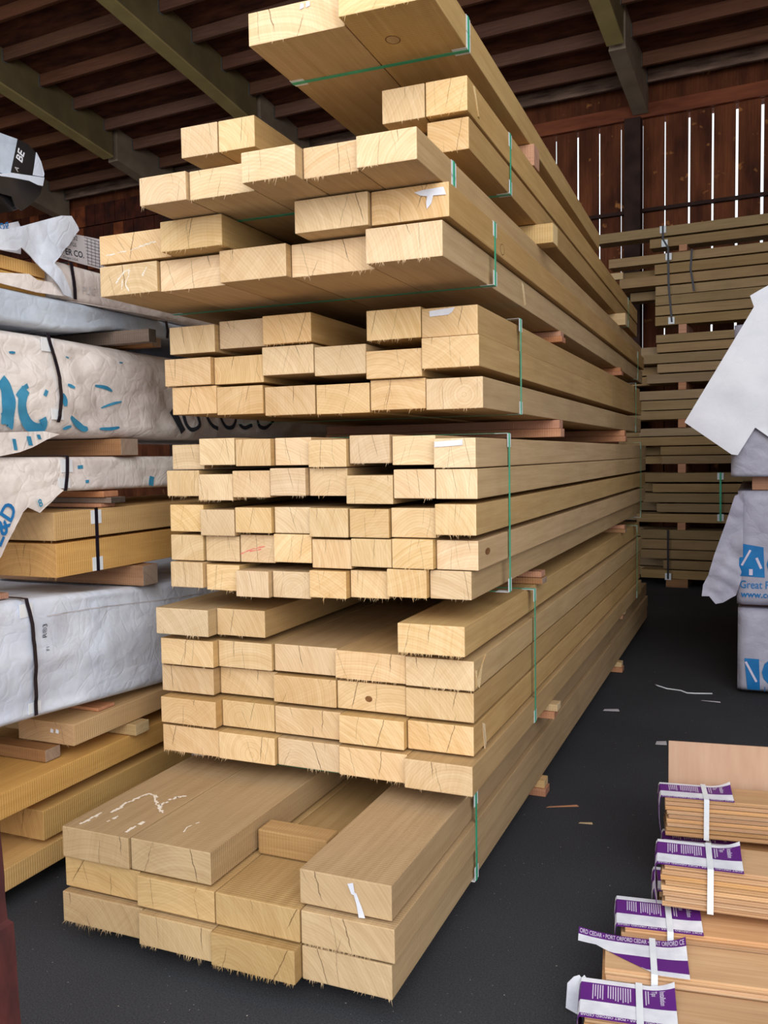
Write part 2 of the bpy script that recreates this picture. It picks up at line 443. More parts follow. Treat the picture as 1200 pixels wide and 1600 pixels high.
ORD = ['first', 'second', 'third', 'fourth', 'fifth', 'sixth', 'seventh', 'eighth', 'ninth', 'tenth', 'eleventh', 'twelfth', 'thirteenth', 'fourteenth', 'fifteenth', 'sixteenth',
       'seventeenth', 'eighteenth', 'nineteenth', 'twentieth', 'twenty-first', 'twenty-second', 'twenty-third', 'twenty-fourth', 'twenty-fifth', 'twenty-sixth', 'twenty-seventh',
       'twenty-eighth', 'twenty-ninth', 'thirtieth', 'thirty-first']
# sloping girders: a long front length and a rear length hung from it
GX = [-12.72, -10.16, -7.44, -4.88, -2.31]
GW, GH, JY = .19, .505, 10.66
skew = math.tan(R(4.0 - 1.2))            # girders run a little off square to the wall
def girder(k, y0, y1, front):
    e = empty('roof_girder', BW(GX[k], y1, 0), -BA)
    w = GW / 2
    def P(dx, y, off): return (dx - (y - WY) * skew * 0, y - y1, zroof(y, off))
    g = MB()
    for (a, b_, lo, hi) in ((-w, w, .03, GH),):
        vs = [P(dx, y, o) for dx in (a, b_) for y in (y0, y1) for o in (lo, hi)]
        g.add(vs, [(0, 1, 3, 2), (4, 6, 7, 5), (0, 4, 5, 1), (2, 3, 7, 6), (0, 2, 6, 4), (1, 5, 7, 3)])
    g.build('beam_web', M['girder'] if front else M['girder_rear'], e)
    g = MB()
    vs = [P(dx, y, o) for dx in (-w - .004, w + .004) for y in (y0, y1) for o in (0, .029)]
    g.add(vs, [(0, 1, 3, 2), (4, 6, 7, 5), (0, 4, 5, 1), (2, 3, 7, 6), (0, 2, 6, 4), (1, 5, 7, 3)])
    g.build('bottom_edge', M['girder_lip'] if front else M['girder_rear'], e)
    tag(e, ('olive painted sloping roof girder, front length, %s girder from the left' if front else 'dusty grey rear end of the %s roof girder from the left, meeting back wall') % ORD[k], 'girder', 'sloping roof girders')
for k in range(5):
    girder(k, 1.5, JY - .05, True)
    girder(k, JY + .05, WY - .0, False)
# purlins hang between the girders
py = [8.624 + .6146 * (k - 11) for k in range(17)]
py = [y for y in py if y < 12.0] + [WY - .08]
bays = list(zip(GX, GX[1:])) + [(GX[-1], 1.9)]
for bi, (xa, xb) in enumerate(bays):
    for yi, y in enumerate(reversed(py)):
        if y < (5.2 if bi in (0, 1) else 6.5): continue
        if abs(y - JY) < .06: y += .1
        p = MB()
        led = yi == 0
        p.box(0, (xb - xa) - GW - .022, -.03, .03, 0, .165, bev=.008)
        o = p.build('roof_purlin', M['ledger'] if led else M['purlin'], None, BW(xa + GW / 2 + .011, y, zroof(y, .335)), -BA)
        tag(o, 'dark roof purlin, %s from the back wall in the %s girder bay from left' % (ORD[yi], ORD[bi]) if not led else
            'stained ledger purlin along the back wall in the %s girder bay from left' % ORD[bi], 'purlin', 'purlins under the roof deck')
        for s in (0, 1):
            h = MB(); L = (xb - xa) - GW - .022
            x0 = -.009 if s == 0 else L + .002
            h.box(x0, x0 + .007, -.045, .045, -.012, .15)
            h.build('hanger', M['steel'], o)

# ------------------------------------------------------------------ timbers
def timber_mesh(w, ln, h, splinter, seed, bow=0.0):
    r = random.Random(seed)
    mb = MB()
    mb.box(0, w, 0, ln, 0, h, bev=.0035)
    if splinter > 0:
        n = int(w * 260 * splinter)
        clump = r.random() * 10
        for _ in range(n):
            x = r.uniform(.004, w - .004)
            if noise.noise(Vector((x * 16, clump, 0))) < -.02: continue
            l = abs(r.gauss(.004, .007)) + .003
            dx = r.gauss(.0, .005)
            t = r.uniform(.0005, .0013)
            y = .001 + r.random() * .002
            z = r.uniform(.001, .004)
            mb.add([(x - t, y, z + .002), (x + t, y, z + .002), (x + dx, y - r.uniform(.0035, .008), z - l)], [(0, 1, 2)])
    return mb.mesh('timber')

PACKS = {
 'P1': [
  [(-1.244,-0.916,2.196,0.077,0.179), (-0.912,-0.636,2.171,0.077,0.179), (-0.633,-0.344,2.159,0.077,0.179), (-0.34,-0.053,2.198,0.077,0.179)],
  [(-1.249,-0.938,2.219,0.187,0.288), (-0.934,-0.64,2.195,0.187,0.288), (-0.636,-0.343,2.194,0.187,0.288), (-0.339,-0.042,2.195,0.187,0.288)],
  [(-1.24,-0.967,2.201,0.297,0.401), (-0.963,-0.659,2.208,0.297,0.401), (-0.352,-0.058,2.216,0.297,0.401)],
 ],
 'P2': [
  [(-1.266,-1.006,2.784,0.471,0.574), (-1.002,-0.757,2.777,0.471,0.574), (-0.753,-0.498,2.794,0.471,0.574), (-0.495,-0.231,2.783,0.471,0.574), (-0.228,0.017,2.747,0.471,0.574)],
  [(-1.267,-1.013,2.778,0.584,0.686), (-1.01,-0.78,2.82,0.584,0.686), (-0.776,-0.502,2.817,0.584,0.686), (-0.498,-0.246,2.793,0.584,0.686), (-0.242,0,2.819,0.584,0.686)],
  [(-1.29,-1.048,2.821,0.698,0.801), (-1.044,-0.788,2.864,0.698,0.801), (-0.785,-0.524,2.827,0.698,0.801), (-0.521,-0.253,2.833,0.698,0.801), (-0.25,-0,2.824,0.698,0.801)],
  [(-1.273,-1.03,2.797,0.812,0.915), (-1.027,-0.791,2.83,0.812,0.915), (-0.787,-0.525,2.844,0.812,0.915), (-0.522,-0.247,2.821,0.812,0.915), (-0.243,0.006,2.809,0.812,0.915)],
  [(-1.271,-1.031,2.77,0.937,1.04), (-1.028,-0.816,2.827,0.937,1.04), (-0.254,-0.012,2.767,0.937,1.04)],
 ],
 'P3': [
  [(-1.208,-1.06,2.798,1.121,1.219), (-1.057,-0.91,2.798,1.113,1.211), (-0.906,-0.766,2.798,1.099,1.197), (-0.762,-0.605,2.798,1.099,1.197), (-0.601,-0.454,2.798,1.109,1.207), (-0.45,-0.302,2.798,1.112,1.21), (-0.299,-0.152,2.798,1.125,1.223), (-0.148,0,2.798,1.123,1.221)],
  [(-1.216,-1.067,2.798,1.223,1.322), (-1.063,-0.913,2.798,1.223,1.32), (-0.909,-0.759,2.798,1.223,1.327), (-0.755,-0.598,2.798,1.23,1.334), (-0.594,-0.438,2.798,1.215,1.319), (-0.434,-0.28,2.798,1.226,1.325), (-0.277,-0.126,2.798,1.226,1.328), (-0.123,0.025,2.798,1.224,1.325)],
  [(-1.221,-1.067,2.798,1.334,1.438), (-1.064,-0.913,2.798,1.323,1.422), (-0.909,-0.754,2.798,1.337,1.431), (-0.75,-0.6,2.798,1.337,1.433), (-0.596,-0.442,2.798,1.328,1.432), (-0.438,-0.288,2.798,1.329,1.43), (-0.284,-0.12,2.798,1.332,1.434), (-0.116,0.029,2.798,1.345,1.449)],
  [(-1.23,-1.08,2.798,1.471,1.57), (-1.076,-0.922,2.798,1.456,1.555), (-0.918,-0.757,2.798,1.468,1.567), (-0.753,-0.607,2.798,1.475,1.575), (-0.603,-0.452,2.798,1.474,1.574), (-0.449,-0.271,2.798,1.447,1.547), (-0.268,-0.118,2.798,1.467,1.566), (-0.115,0.031,2.798,1.466,1.566)],
  [(-1.206,-1.06,2.798,1.574,1.669), (-1.056,-0.901,2.798,1.589,1.689), (-0.898,-0.749,2.798,1.584,1.683), (-0.745,-0.596,2.798,1.585,1.685), (-0.593,-0.443,2.798,1.577,1.674), (-0.439,-0.286,2.798,1.588,1.687), (-0.283,-0.124,2.798,1.581,1.681), (-0.12,0.027,2.798,1.57,1.669)],
 ],
 'P4': [
  [(-1.307,-1.095,2.957,1.793,1.903), (-1.091,-0.881,2.957,1.785,1.895), (-0.877,-0.659,2.957,1.776,1.886), (-0.655,-0.435,2.957,1.774,1.884), (-0.431,-0.215,2.957,1.781,1.891), (-0.212,-0.001,2.957,1.775,1.885)],
  [(-1.327,-1.108,2.957,1.907,2.015), (-1.105,-0.881,2.957,1.906,2.013), (-0.877,-0.655,2.957,1.929,2.037), (-0.652,-0.44,2.957,1.916,2.024), (-0.436,-0.219,2.957,1.894,1.994), (-0.216,-0.005,2.957,1.918,2.026)],
  [(-1.3,-1.086,2.957,2.033,2.141), (-1.082,-0.865,2.957,2.045,2.153), (-0.861,-0.653,2.957,2.044,2.152), (-0.436,-0.224,2.957,2.032,2.141), (-0.221,-0.014,2.957,2.029,2.131)],
 ],
 'P5': [
  [(-1.346,-1.093,2.621,2.212,2.32), (-1.09,-0.82,2.636,2.212,2.32), (-0.817,-0.559,2.597,2.212,2.32), (-0.556,-0.255,2.63,2.212,2.32), (-0.252,0.001,2.55,2.212,2.32)],
  [(-1.345,-1.03,2.623,2.328,2.431), (-1.026,-0.778,2.556,2.328,2.431), (-0.492,-0.236,2.536,2.328,2.431), (-0.232,0.022,2.553,2.328,2.431)],
 ],
 'P6': [
  [(-0.978,-0.798,2.389,2.436,2.526), (-0.794,-0.557,2.403,2.436,2.526), (-0.554,-0.371,2.323,2.436,2.526), (-0.367,-0.188,2.367,2.436,2.526), (-0.185,0,2.343,2.436,2.526)],
 ],
 'P7': [
  [(-1.178,-1.026,2.948,2.615,2.719), (-1.023,-0.849,2.957,2.615,2.719), (-0.845,-0.693,2.974,2.615,2.719), (-0.69,-0.546,2.957,2.615,2.719), (-0.542,-0.366,2.966,2.615,2.719), (-0.362,-0.148,2.939,2.615,2.719), (-0.145,-0.001,2.831,2.615,2.719)],
  [(-1.105,-0.947,2.812,2.73,2.841), (-0.943,-0.792,2.813,2.73,2.841), (-0.297,-0.145,2.809,2.73,2.841), (-0.141,0.002,2.808,2.73,2.841)],
 ],
 'P8': [
  [(-0.641,-0.302,2.542,2.937,3.04), (-0.298,0.003,2.484,2.937,3.04)],
 ],
}

# pack: phrase for the labels, pivot and turn of the whole pack, far end, material, how fuzzy the saw cut is
INFO = {
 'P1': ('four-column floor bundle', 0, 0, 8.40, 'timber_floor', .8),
 'P2': ('five-column bundle', 0, 0, 7.43, 'timber', .8),
 'P3': ('eight-column bundle', 0, 0, 7.55, 'timber', .55),
 'P4': ('six-column bundle', 0, 0, 7.50, 'timber', .5),
 'P5': ('two-row overhanging bundle', .001, R(.6), 8.02, 'timber', .75),
 'P6': ('single-row bundle on the overhanging one', 0, R(.6), 7.98, 'timber', .45),
 'P7': ('small-timber bundle', 0, R(1.04), 7.95, 'timber', .35),
 'P8': ('topmost pair under the roof', 0, R(1.44), 5.95, 'timber', .3),
}
FRONT = {'P1': 2.198, 'P2': 2.78, 'P3': 2.798, 'P4': 2.957, 'P5': 2.55, 'P6': 2.343, 'P7': 2.831, 'P8': 2.484}
def packloc(pk, x, y, z):
    a = INFO[pk][2]; px, py_ = INFO[pk][1], FRONT[pk]
    dx, dy = x - px, y - py_
    return (px + dx * math.cos(a) - dy * math.sin(a), py_ + dx * math.sin(a) + dy * math.cos(a), z)
ROWN = {1: ['only row'], 2: ['bottom row', 'top row'], 3: ['bottom row', 'middle row', 'top row'], 5: ['bottom row', 'second row up', 'middle row', 'fourth row up', 'top row']}
T = {}
jr = random.Random(21)
for pk, rows in PACKS.items():
    phrase, _, turn, yend, mat, fuzz = INFO[pk]
    below = []
    for ri, row in enumerate(rows):
        cur = []
        for ci, (x0, x1, yf, z0, z1) in enumerate(row):
            if pk in ('P3', 'P4'): yf = yf + jr.uniform(-.022, .022)
            ye = yend + jr.uniform(-.05, .05)
            under = [q for q in below if q[0] < x1 and x0 < q[1]]
            ok = all(q[2] > yf + .0005 or z0 - q[4] > .03 for q in under)
            mbs = timber_mesh(x1 - x0, ye - yf, z1 - z0, fuzz * jr.choice((.3, .8, 1.2, 1.6)) if ok else 0, hash((pk, ri, ci)) % 9999 if False else ri * 31 + ci * 7 + ord(pk[1]) * 101)
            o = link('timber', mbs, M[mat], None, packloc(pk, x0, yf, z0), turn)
            tag(o, 'pale sawn timber, %s from left in the %s of the %s' % (ORD[ci], ROWN[len(rows)][ri], phrase), 'timber', 'timbers in the ' + phrase)
            if pk == 'P8':
                o['label'] = ['broad sawn timber, left one of the topmost pair under the roof', 'broad sawn timber with a knot below, right one of the topmost pair under the roof'][ci]
            if pk == 'P6':
                o['label'] = 'pale sawn timber, %s from left in the single-row bundle on the overhanging one' % ORD[ci]
            T[pk, ri, ci] = (o, x0, x1, yf, z0, z1)
            cur.append((x0, x1, yf, z0, z1))
        below = below + cur

# parts fixed to single timbers; local axes start at the timber's lower left front corner
def quad_part(name, key, pts, mat, y=-.0012, th=.0008):
    """a flat patch stapled, drawn or grown on a timber's front end; pts in (x, z) from its corner"""
    o, x0, x1, yf, z0, z1 = T[key]
    mb = MB()
    n = len(pts)
    mb.add([(a, y, b_) for a, b_ in pts] + [(a, y + th, b_) for a, b_ in pts],
           [tuple(range(n)), tuple(range(2 * n - 1, n - 1, -1))] + [(i, (i + 1) % n, n + (i + 1) % n, n + i) for i in range(n)])
    return mb.build(name, M[mat], o)
def strokes(name, key, lines, mat, plane='top', w=.012):
    """chalk or crayon strokes lying on a timber"""
    o, x0, x1, yf, z0, z1 = T[key]
    for pts in lines:
        mb = MB(); r = random.Random(int(abs(pts[0][0]) * 9973))
        P3 = [Vector((a, b_, z1 - z0 + .0006)) if plane == 'top' else Vector((a, -.0006, b_)) for a, b_ in pts]
        nrm = Vector((0, 0, 1)) if plane == 'top' else Vector((0, -1, 0))
        for a, b_ in zip(P3, P3[1:]):
            L = (b_ - a).length; k = max(1, int(L / .012)); d = (b_ - a).normalized(); s = d.cross(nrm)
            for i in range(k):
                c0 = a + (b_ - a) * (i / k); c1 = a + (b_ - a) * ((i + 1) / k)
                ww = w * r.uniform(.35, 1.0)
                if r.random() < .1: continue
                off = s * r.uniform(-.3, .3) * w
                mb.add([c0 + off + s * ww / 2, c0 + off - s * ww / 2, c1 + off - s * ww / 2, c1 + off + s * ww / 2], [(0, 1, 2, 3)])
        mb.build(name, M[mat], o)
# white tag on the floor bundle's front right timber
quad_part('paper_tag', ('P1', 2, 2), [(.158, .088), (.176, .094), (.180, .066), (.186, .064), (.205, .018), (.212, -.004), (.192, -.006), (.186, .03), (.178, .058), (.170, .060)], 'paper', y=-.004)
# strips stapled on the end grain
quad_part('paper_tag', ('P4', 2, 4), [(.03, .092), (.125, .098), (.115, .082), (.10, .074), (.032, .072)], 'paper', y=-.003)
quad_part('paper_tag', ('P3', 4, 7), [(.004, .088), (.103, .093), (.103, .075), (.05, .072), (.004, .07)], 'paper', y=-.003)
quad_part('paper_tag', ('P5', 1, 3), [(.144, .082), (.17, .086), (.238, .088), (.246, .064), (.205, .066), (.199, .044), (.184, .028), (.182, .046), (.186, .066), (.165, .07)], 'paper', y=-.004)
for key, x, z in ((('P8', 0, 0), .187, .078), (('P8', 0, 0), .208, .08)):
    quad_part('staple', key, [(x, z), (x + .014, z + .003), (x + .014, z + .016), (x + .002, z + .018)], 'paper', y=-.003)
T['P8', 0, 0][0]['label'] = 'broad sawn timber with two staples, left one of the topmost pair under the roof'
# chalk writing
o, x0, x1, yf, z0, z1 = T['P1', 2, 0]
LX, LY = x0, yf
strokes('chalk_mark', ('P1', 2, 0), [[(a - LX, b_ - LY) for a, b_ in q] for q in (
    [(-1.19, 2.232), (-1.19, 2.335)], [(-1.155, 2.346), (-1.163, 2.44), (-1.15, 2.53), (-1.115, 2.53), (-1.05, 2.46), (-.985, 2.41)], [(-1.04, 2.46), (-1.03, 2.545), (-1.0, 2.56)],
    [(-1.005, 2.235), (-1.003, 2.325)], [(-1.12, 2.28), (-1.11, 2.33)])], 'chalk', w=.016)
o, x0, x1, yf, z0, z1 = T['P1', 2, 1]
strokes('chalk_mark', ('P1', 2, 1), [[(.135, .095), (.125, .135), (.14, .18)]], 'chalk', w=.008)
strokes('chalk_mark', ('P5', 0, 0), [[(.07, .045), (.11, .082), (.135, .085), (.125, .06), (.115, .035), (.128, .012)], [(.19, .06), (.21, .09)], [(.10, .055), (.095, .02)]], 'chalk', 'front', w=.008)
strokes('chalk_mark', ('P5', 1, 0), [[(.03, .03), (.12, .04)], [(.14, .04), (.25, .06)]], 'chalk', 'front', w=.006)
strokes('crayon_mark', ('P3', 1, 2), [[(.0, .03), (.05, .05), (.105, .062)], [(.04, .042), (.09, .05)]], 'crayon', 'front', w=.005)
# knots
def knot(key, cx, cz, a, b_, face, mats=('knot_dark', 'knot')):
    o, x0, x1, yf, z0, z1 = T[key]
    mb = MB()
    def ring(s, off):
        out = []
        for k in range(20):
            t = 2 * math.pi * k / 20
            p, q = cx + s * a * math.cos(t), cz + s * b_ * math.sin(t)
            out.append((p, -off, q) if face == 'front' else (p, q, -off) if face == 'under' else (x1 - x0 + off, p, q))
        return out
    A, B_, C_ = ring(1, .0005), ring(.86, .0007), ring(.86, .0006)
    mb.add(A + B_, [(i, (i + 1) % 20, 20 + (i + 1) % 20, 20 + i) for i in range(20)], 0)
    mb.add(C_, [tuple(range(20))], 1)
    mb.build('knot', [M[mats[0]], M[mats[1]]], o)
knot(('P8', 0, 1), .10, .20, .024, .03, 'under', ('knot_dark', 'timber'))
knot(('P2', 2, 3), .125, .045, .014, .011, 'front')
knot(('P3', 1, 7), .11, .055, .03, .012, 'side')
knot(('P5', 1, 3), .62, .03, .03, .02, 'side', ('knot_dark', 'timber'))
def sliver(key, pts, mat='spacer_pale'):
    o, x0, x1, yf, z0, z1 = T[key]
    x = x1 - x0
    mb = MB(); n = len(pts)
    mb.add([(x + .001 + .004 * (i % 2), a, b_) for i, (a, b_) in enumerate(pts)] + [(x + .0004, a, b_) for a, b_ in pts], [tuple(range(n)), tuple(range(2 * n - 1, n - 1, -1))] + [(i, (i + 1) % n, n + (i + 1) % n, n + i) for i in range(n)])
    mb.build('peeled_sliver', M[mat], o)
sliver(('P2', 3, 4), [(.02, .02), (.05, .0), (.11, .085), (.13, .10), (.07, .06)])
sliver(('P2', 3, 4), [(.01, .07), (.02, .07), (.035, .015), (.02, .01)])
sliver(('P2', 1, 4), [(.10, .09), (.12, .08), (.15, .0), (.12, -.01)])
sliver(('P7', 1, 3), [(.06, .10), (.075, .10), (.14, .02), (.12, .02)])
sliver(('P5', 0, 4), [(1.0, .10), (1.02, .09), (1.08, .02), (1.05, .01)])
# loose cross block lying between the floor bundle's outer columns
mb = MB(); mb.box(-.644, -.388, 2.462, 2.55, .2925, .376, bev=.006)
o = mb.build('cross_block', M['spacer_dusty']); tag(o, 'short rounded wooden cross block wedged between timbers in the floor bundle', 'wooden block')

# ------------------------------------------------------------------ spacers between the bundles
def spacer(x0, x1, y0, y1, z0, z1, mat, label, group='spacers between the bundles', rz=0.0, name='wooden_spacer'):
    mb = MB(); mb.box(0, x1 - x0, 0, y1 - y0, 0, z1 - z0, bev=.003)
    o = mb.build(name, M[mat], None, (x0, y0, z0), rz)
    return tag(o, label, 'wooden spacer', group)
def top_of(pk, ri=None): return max(q[4] for r_ in PACKS[pk] for q in r_)
def bot_of(pk): return min(q[3] for q in PACKS[pk][0])
lev = [
 (0.0, bot_of('P1'), 'under the floor bundle', ((4.00, -.02), (6.52, -.015), (2.75, -.2)), ('spacer_red', 'spacer_pale'), .09),
 (top_of('P1'), bot_of('P2'), 'between the floor bundle and the five-column bundle', ((3.92, .06), (6.5, .01)), ('spacer_red', 'spacer_pale'), .085),
 (top_of('P2'), bot_of('P3'), 'between the five-column and eight-column bundles', ((3.78, .02), (6.4, .02)), ('spacer_brown', 'spacer_red'), .09),
 (top_of('P3'), bot_of('P4'), 'between the eight-column and six-column bundles', ((4.13, .03), (6.35, .028)), ('spacer_red', 'spacer_red'), .09),
 (top_of('P4'), bot_of('P5'), 'between the six-column and overhanging bundles', ((4.31, .0), (6.35, .0)), ('spacer_red', 'spacer_red'), .09),
 (top_of('P6'), bot_of('P7'), 'under the small-timber bundle', ((3.86, .055), (6.54, .0)), ('spacer_pale',), .10),
 (top_of('P7'), bot_of('P8'), 'under the topmost pair', ((3.79, -.01), (5.4, -.16)), ('spacer_red',), .10),
]
for z0, z1, where, spots, mats, w in lev:
    for si, (y, xr) in enumerate(spots):
        n = len(mats); h = (z1 - z0 - .004) / n - .001
        for k in range(n):
            za = z0 + .002 + k * (h + .001)
            xl = -.70 if 'topmost' in where else -1.2
            spacer(xl, xr - (.02 if (n == 2 and k == 0 and where.startswith('between the floor')) else .008 * k), y + .012 * k, y + w, za, za + h, mats[k],
                   '%swooden spacer %s, %s from the aisle mouth' % ({1: '', 2: ('lower ', 'upper ')[k]}[n], where, ORD[si] if si < 2 else 'third'))

# ------------------------------------------------------------------ straps with corner guards
def strap(y, pk, label, mat='strap', zb=None, zt=None, guards=True, w=.019):
    qs = [q for r_ in PACKS[pk] for q in r_ if q[2] < y]
    xl, xr = min(q[0] for q in qs), max(q[1] for q in qs)
    zb_, zt_ = min(q[3] for q in qs), max(q[4] for q in qs)
    e = empty('plastic_strap', packloc(pk, xr, y, zb_), INFO[pk][2])
    W_, H_ = xr - xl, zt_ - zb_
    a, t = .0012, .001
    mb = MB()
    outer = [(-W_ - a - t, -a - t), (a + t, -a - t), (a + t, H_ + a + t), (-W_ - a - t, H_ + a + t)]
    inner = [(-W_ - a, -a), (a, -a), (a, H_ + a), (-W_ - a, H_ + a)]
    vs = [(x, s * w / 2, z) for s in (-1, 1) for x, z in outer] + [(x, s * w / 2, z) for s in (-1, 1) for x, z in inner]
    fs = []
    for k in range(4):
        j = (k + 1) % 4
        fs += [(k, j, 4 + j, 4 + k), (8 + k, 8 + j, 12 + j, 12 + k), (k, j, 8 + j, 8 + k), (4 + k, 4 + j, 12 + j, 12 + k)]
    mb.add(vs, fs)
    mb.build('strap_band', M[mat], e)
    if guards:
        for z, s in ((0, 1), (H_, -1)):
            g = MB()
            g.box(.0003, .0010, -.024, .024, min(z, z + s * .05), max(z, z + s * .05))
            g.box(-.05, .0010, -.024, .024, min(z - s * .0010, z - s * .0003), max(z - s * .0010, z - s * .0003))
            g.build('corner_guard', M['guard'], e)
        for z, s in ((0, 1), (H_, -1)):
            g = MB()
            g.box(-W_ - .0010, -W_ - .0003, -.024, .024, min(z, z + s * .05), max(z, z + s * .05))
            g.box(-W_ - .0010, -W_ + .05, -.024, .024, min(z - s * .0010, z - s * .0003), max(z - s * .0010, z - s * .0003))
            g.build('corner_guard', M['guard'], e)
    return tag(e, label, 'strap', 'straps around the bundles')
for y, pk, nm in ((2.97, 'P1', 'four-column floor bundle'), (3.645, 'P2', 'five-column bundle'), (3.19, 'P3', 'eight-column bundle'), (3.50, 'P4', 'six-column bundle'),
                  (3.07, 'P5', 'overhanging two-row bundle'), (2.675, 'P6', 'single-row bundle'), (3.385, 'P7', 'small-timber bundle'), (2.85, 'P8', 'topmost pair')):
    strap(y, pk, 'green plastic strap near the front of the ' + nm)
for y, pk, nm in ((7.1, 'P2', 'five-column bundle'), (7.2, 'P3', 'eight-column bundle'), (7.15, 'P4', 'six-column bundle'), (7.5, 'P5', 'overhanging two-row bundle'), (7.3, 'P7', 'small-timber bundle')):
    strap(y, pk, 'thin green strap near the far end of the ' + nm)

# ------------------------------------------------------------------ stack to the left: wrapped bundles and honey coloured timbers; its near face is x = -1.575
XF = -1.575
def lerp(tab, t):
    if t <= tab[0][0]: return tab[0][1]
    for (a, va), (b_, vb) in zip(tab, tab[1:]):
        if t <= b_: return va + (vb - va) * (t - a) / (b_ - a)
    return tab[-1][1]
def wrinkle(y, z, seed, amp):
    p = Vector((seed * 7.3, y, z))
    a = noise.noise(Vector((seed, y * 2.2, z * 4.0)))
    q = y * 5 + z * 9 + 1.5 * noise.noise(Vector((seed + 3, y * 3, z * 3)))
    b_ = 1 - abs(noise.noise(Vector((seed + 5, q * .55, (y - z) * 2.0)))) * 2.2
    c = noise.noise(Vector((seed + 9, y * 16, z * 20)))
    return amp * (.9 * a + .55 * b_ + .22 * c - .35)
class Wrap:
    """a bundle closed in woven sheet: a wrinkled rounded box whose length runs along y"""
    def __init__(self, x0, x1, ys, z0, z1, amp, seed, rad=.03):
        self.x0, self.x1, self.ys, self.z0, self.z1, self.amp, self.seed, self.rad = x0, x1, ys, z0, z1, amp, seed, rad
    def side(self, y, z, off=0.0):
        lo, hi = lerp(self.z0, y), lerp(self.z1, y)
        fade = max(0.0, min(1.0, (z - lo) / .05, (hi - z) / .05))
        return Vector((self.x1 + wrinkle(y, z, self.seed, self.amp) * fade + off, y, z))
    def build(self, name, mat):
        mb = MB(); rings = []
        r = self.rad
        for i, y in enumerate(self.ys):
            lo, hi = lerp(self.z0, y), lerp(self.z1, y)
            endf = 1.0
            ring = []
            n = max(10, int((hi - lo) / .022))
            for k in range(n_side := 22):
                z = lo + r + (hi - lo - 2 * r) * k / (n_side - 1)
                ring.append(self.side(y, z))
            for k in range(1, 5):
                a = math.pi / 2 * k / 5
                ring.append(Vector((self.x1 - r + r * math.cos(a), y, hi - r + r * math.sin(a))))
            for k in range(8):
                x = self.x1 - r + (self.x0 + 2 * r - self.x1) * k / 7
                ring.append(Vector((x, y, hi - .012 * (noise.noise(Vector((self.seed, x * 4, y * 4))) + .5) * (0 < k < 7))))
            ring.append(Vector((self.x0, y, hi - r))); ring.append(Vector((self.x0, y, lo + r)))
            for k in range(8):
                x = self.x0 + r + (self.x1 - self.x0 - 2 * r) * k / 7
                ring.append(Vector((x, y, lo)))
            for k in range(1, 5):
                a = -math.pi / 2 + math.pi / 2 * k / 5
                ring.append(Vector((self.x1 - r + r * math.cos(a), y, lo + r + r * math.sin(a))))
            rings.append(ring)
        n = len(rings[0])
        vs = [p for g in rings for p in g]
        fs = [(i * n + k, i * n + (k + 1) % n, (i + 1) * n + (k + 1) % n, (i + 1) * n + k) for i in range(len(rings) - 1) for k in range(n)]
        fs += [tuple(range(n)), tuple((len(rings) - 1) * n + k for k in range(n))]
        mb.add(vs, fs, 0, True)
        return mb.build(name, M[mat])
    def ribbon(self, name, lines, mat, parent, w=.02, off=.003, taper=False):
        if len(lines) > 1:
            for one in lines: self.ribbon(name, [one], mat, parent, w, off, taper)
            return
        """strokes printed on the near face; lines of (y, z)"""
        mb = MB()
        for pts in lines:
            ww = w
            if isinstance(pts, tuple): ww, pts = pts
            P = []
            if len(pts) > 2:
                for _ in range(2):
                    q_ = [pts[0]]
                    for (a, b_), (c, d) in zip(pts, pts[1:]): q_ += [(.75 * a + .25 * c, .75 * b_ + .25 * d), (.25 * a + .75 * c, .25 * b_ + .75 * d)]
                    pts = q_ + [pts[-1]]
            for (a, b_), (c, d) in zip(pts, pts[1:]):
                k = max(1, int(math.hypot(c - a, d - b_) / .012))
                P += [(a + (c - a) * i / k, b_ + (d - b_) * i / k) for i in range(k)]
            P.append(pts[-1])
            L, Rr = [], []
            for i, (y, z) in enumerate(P):
                a, b_ = P[max(i - 1, 0)], P[min(i + 1, len(P) - 1)]
                ty, tz = b_[0] - a[0], b_[1] - a[1]; h = math.hypot(ty, tz) or 1
                ny, nz = -tz / h, ty / h
                s = ww / 2 * (1 if not taper else .25 + .75 * math.sin(math.pi * (i + .5) / len(P)))
                L.append(self.side(y + ny * s, z + nz * s, off)); Rr.append(self.side(y - ny * s, z - nz * s, off))
            m_ = len(P)
            mb.add(L + Rr, [(i, i + 1, m_ + i + 1, m_ + i) for i in range(m_ - 1)], 0, True)
        return mb.build(name, M[mat], parent)
    def letters(self, name, s, size, y, z, ang, mat, parent, off=.004, bold=.0):
        vs, fs = text_verts(s, size, bold)
        ca, sa = math.cos(ang), math.sin(ang)
        mb = MB(); mb.add([self.side(y + a * ca - b_ * sa, z + a * sa + b_ * ca, off) for a, b_ in vs], fs)
        return mb.build(name, M[mat], parent)
YS = [1.5, 1.7, 1.9] + [2.0 + .035 * k for k in range(76)] + [4.8, 5.2, 5.8, 6.4]
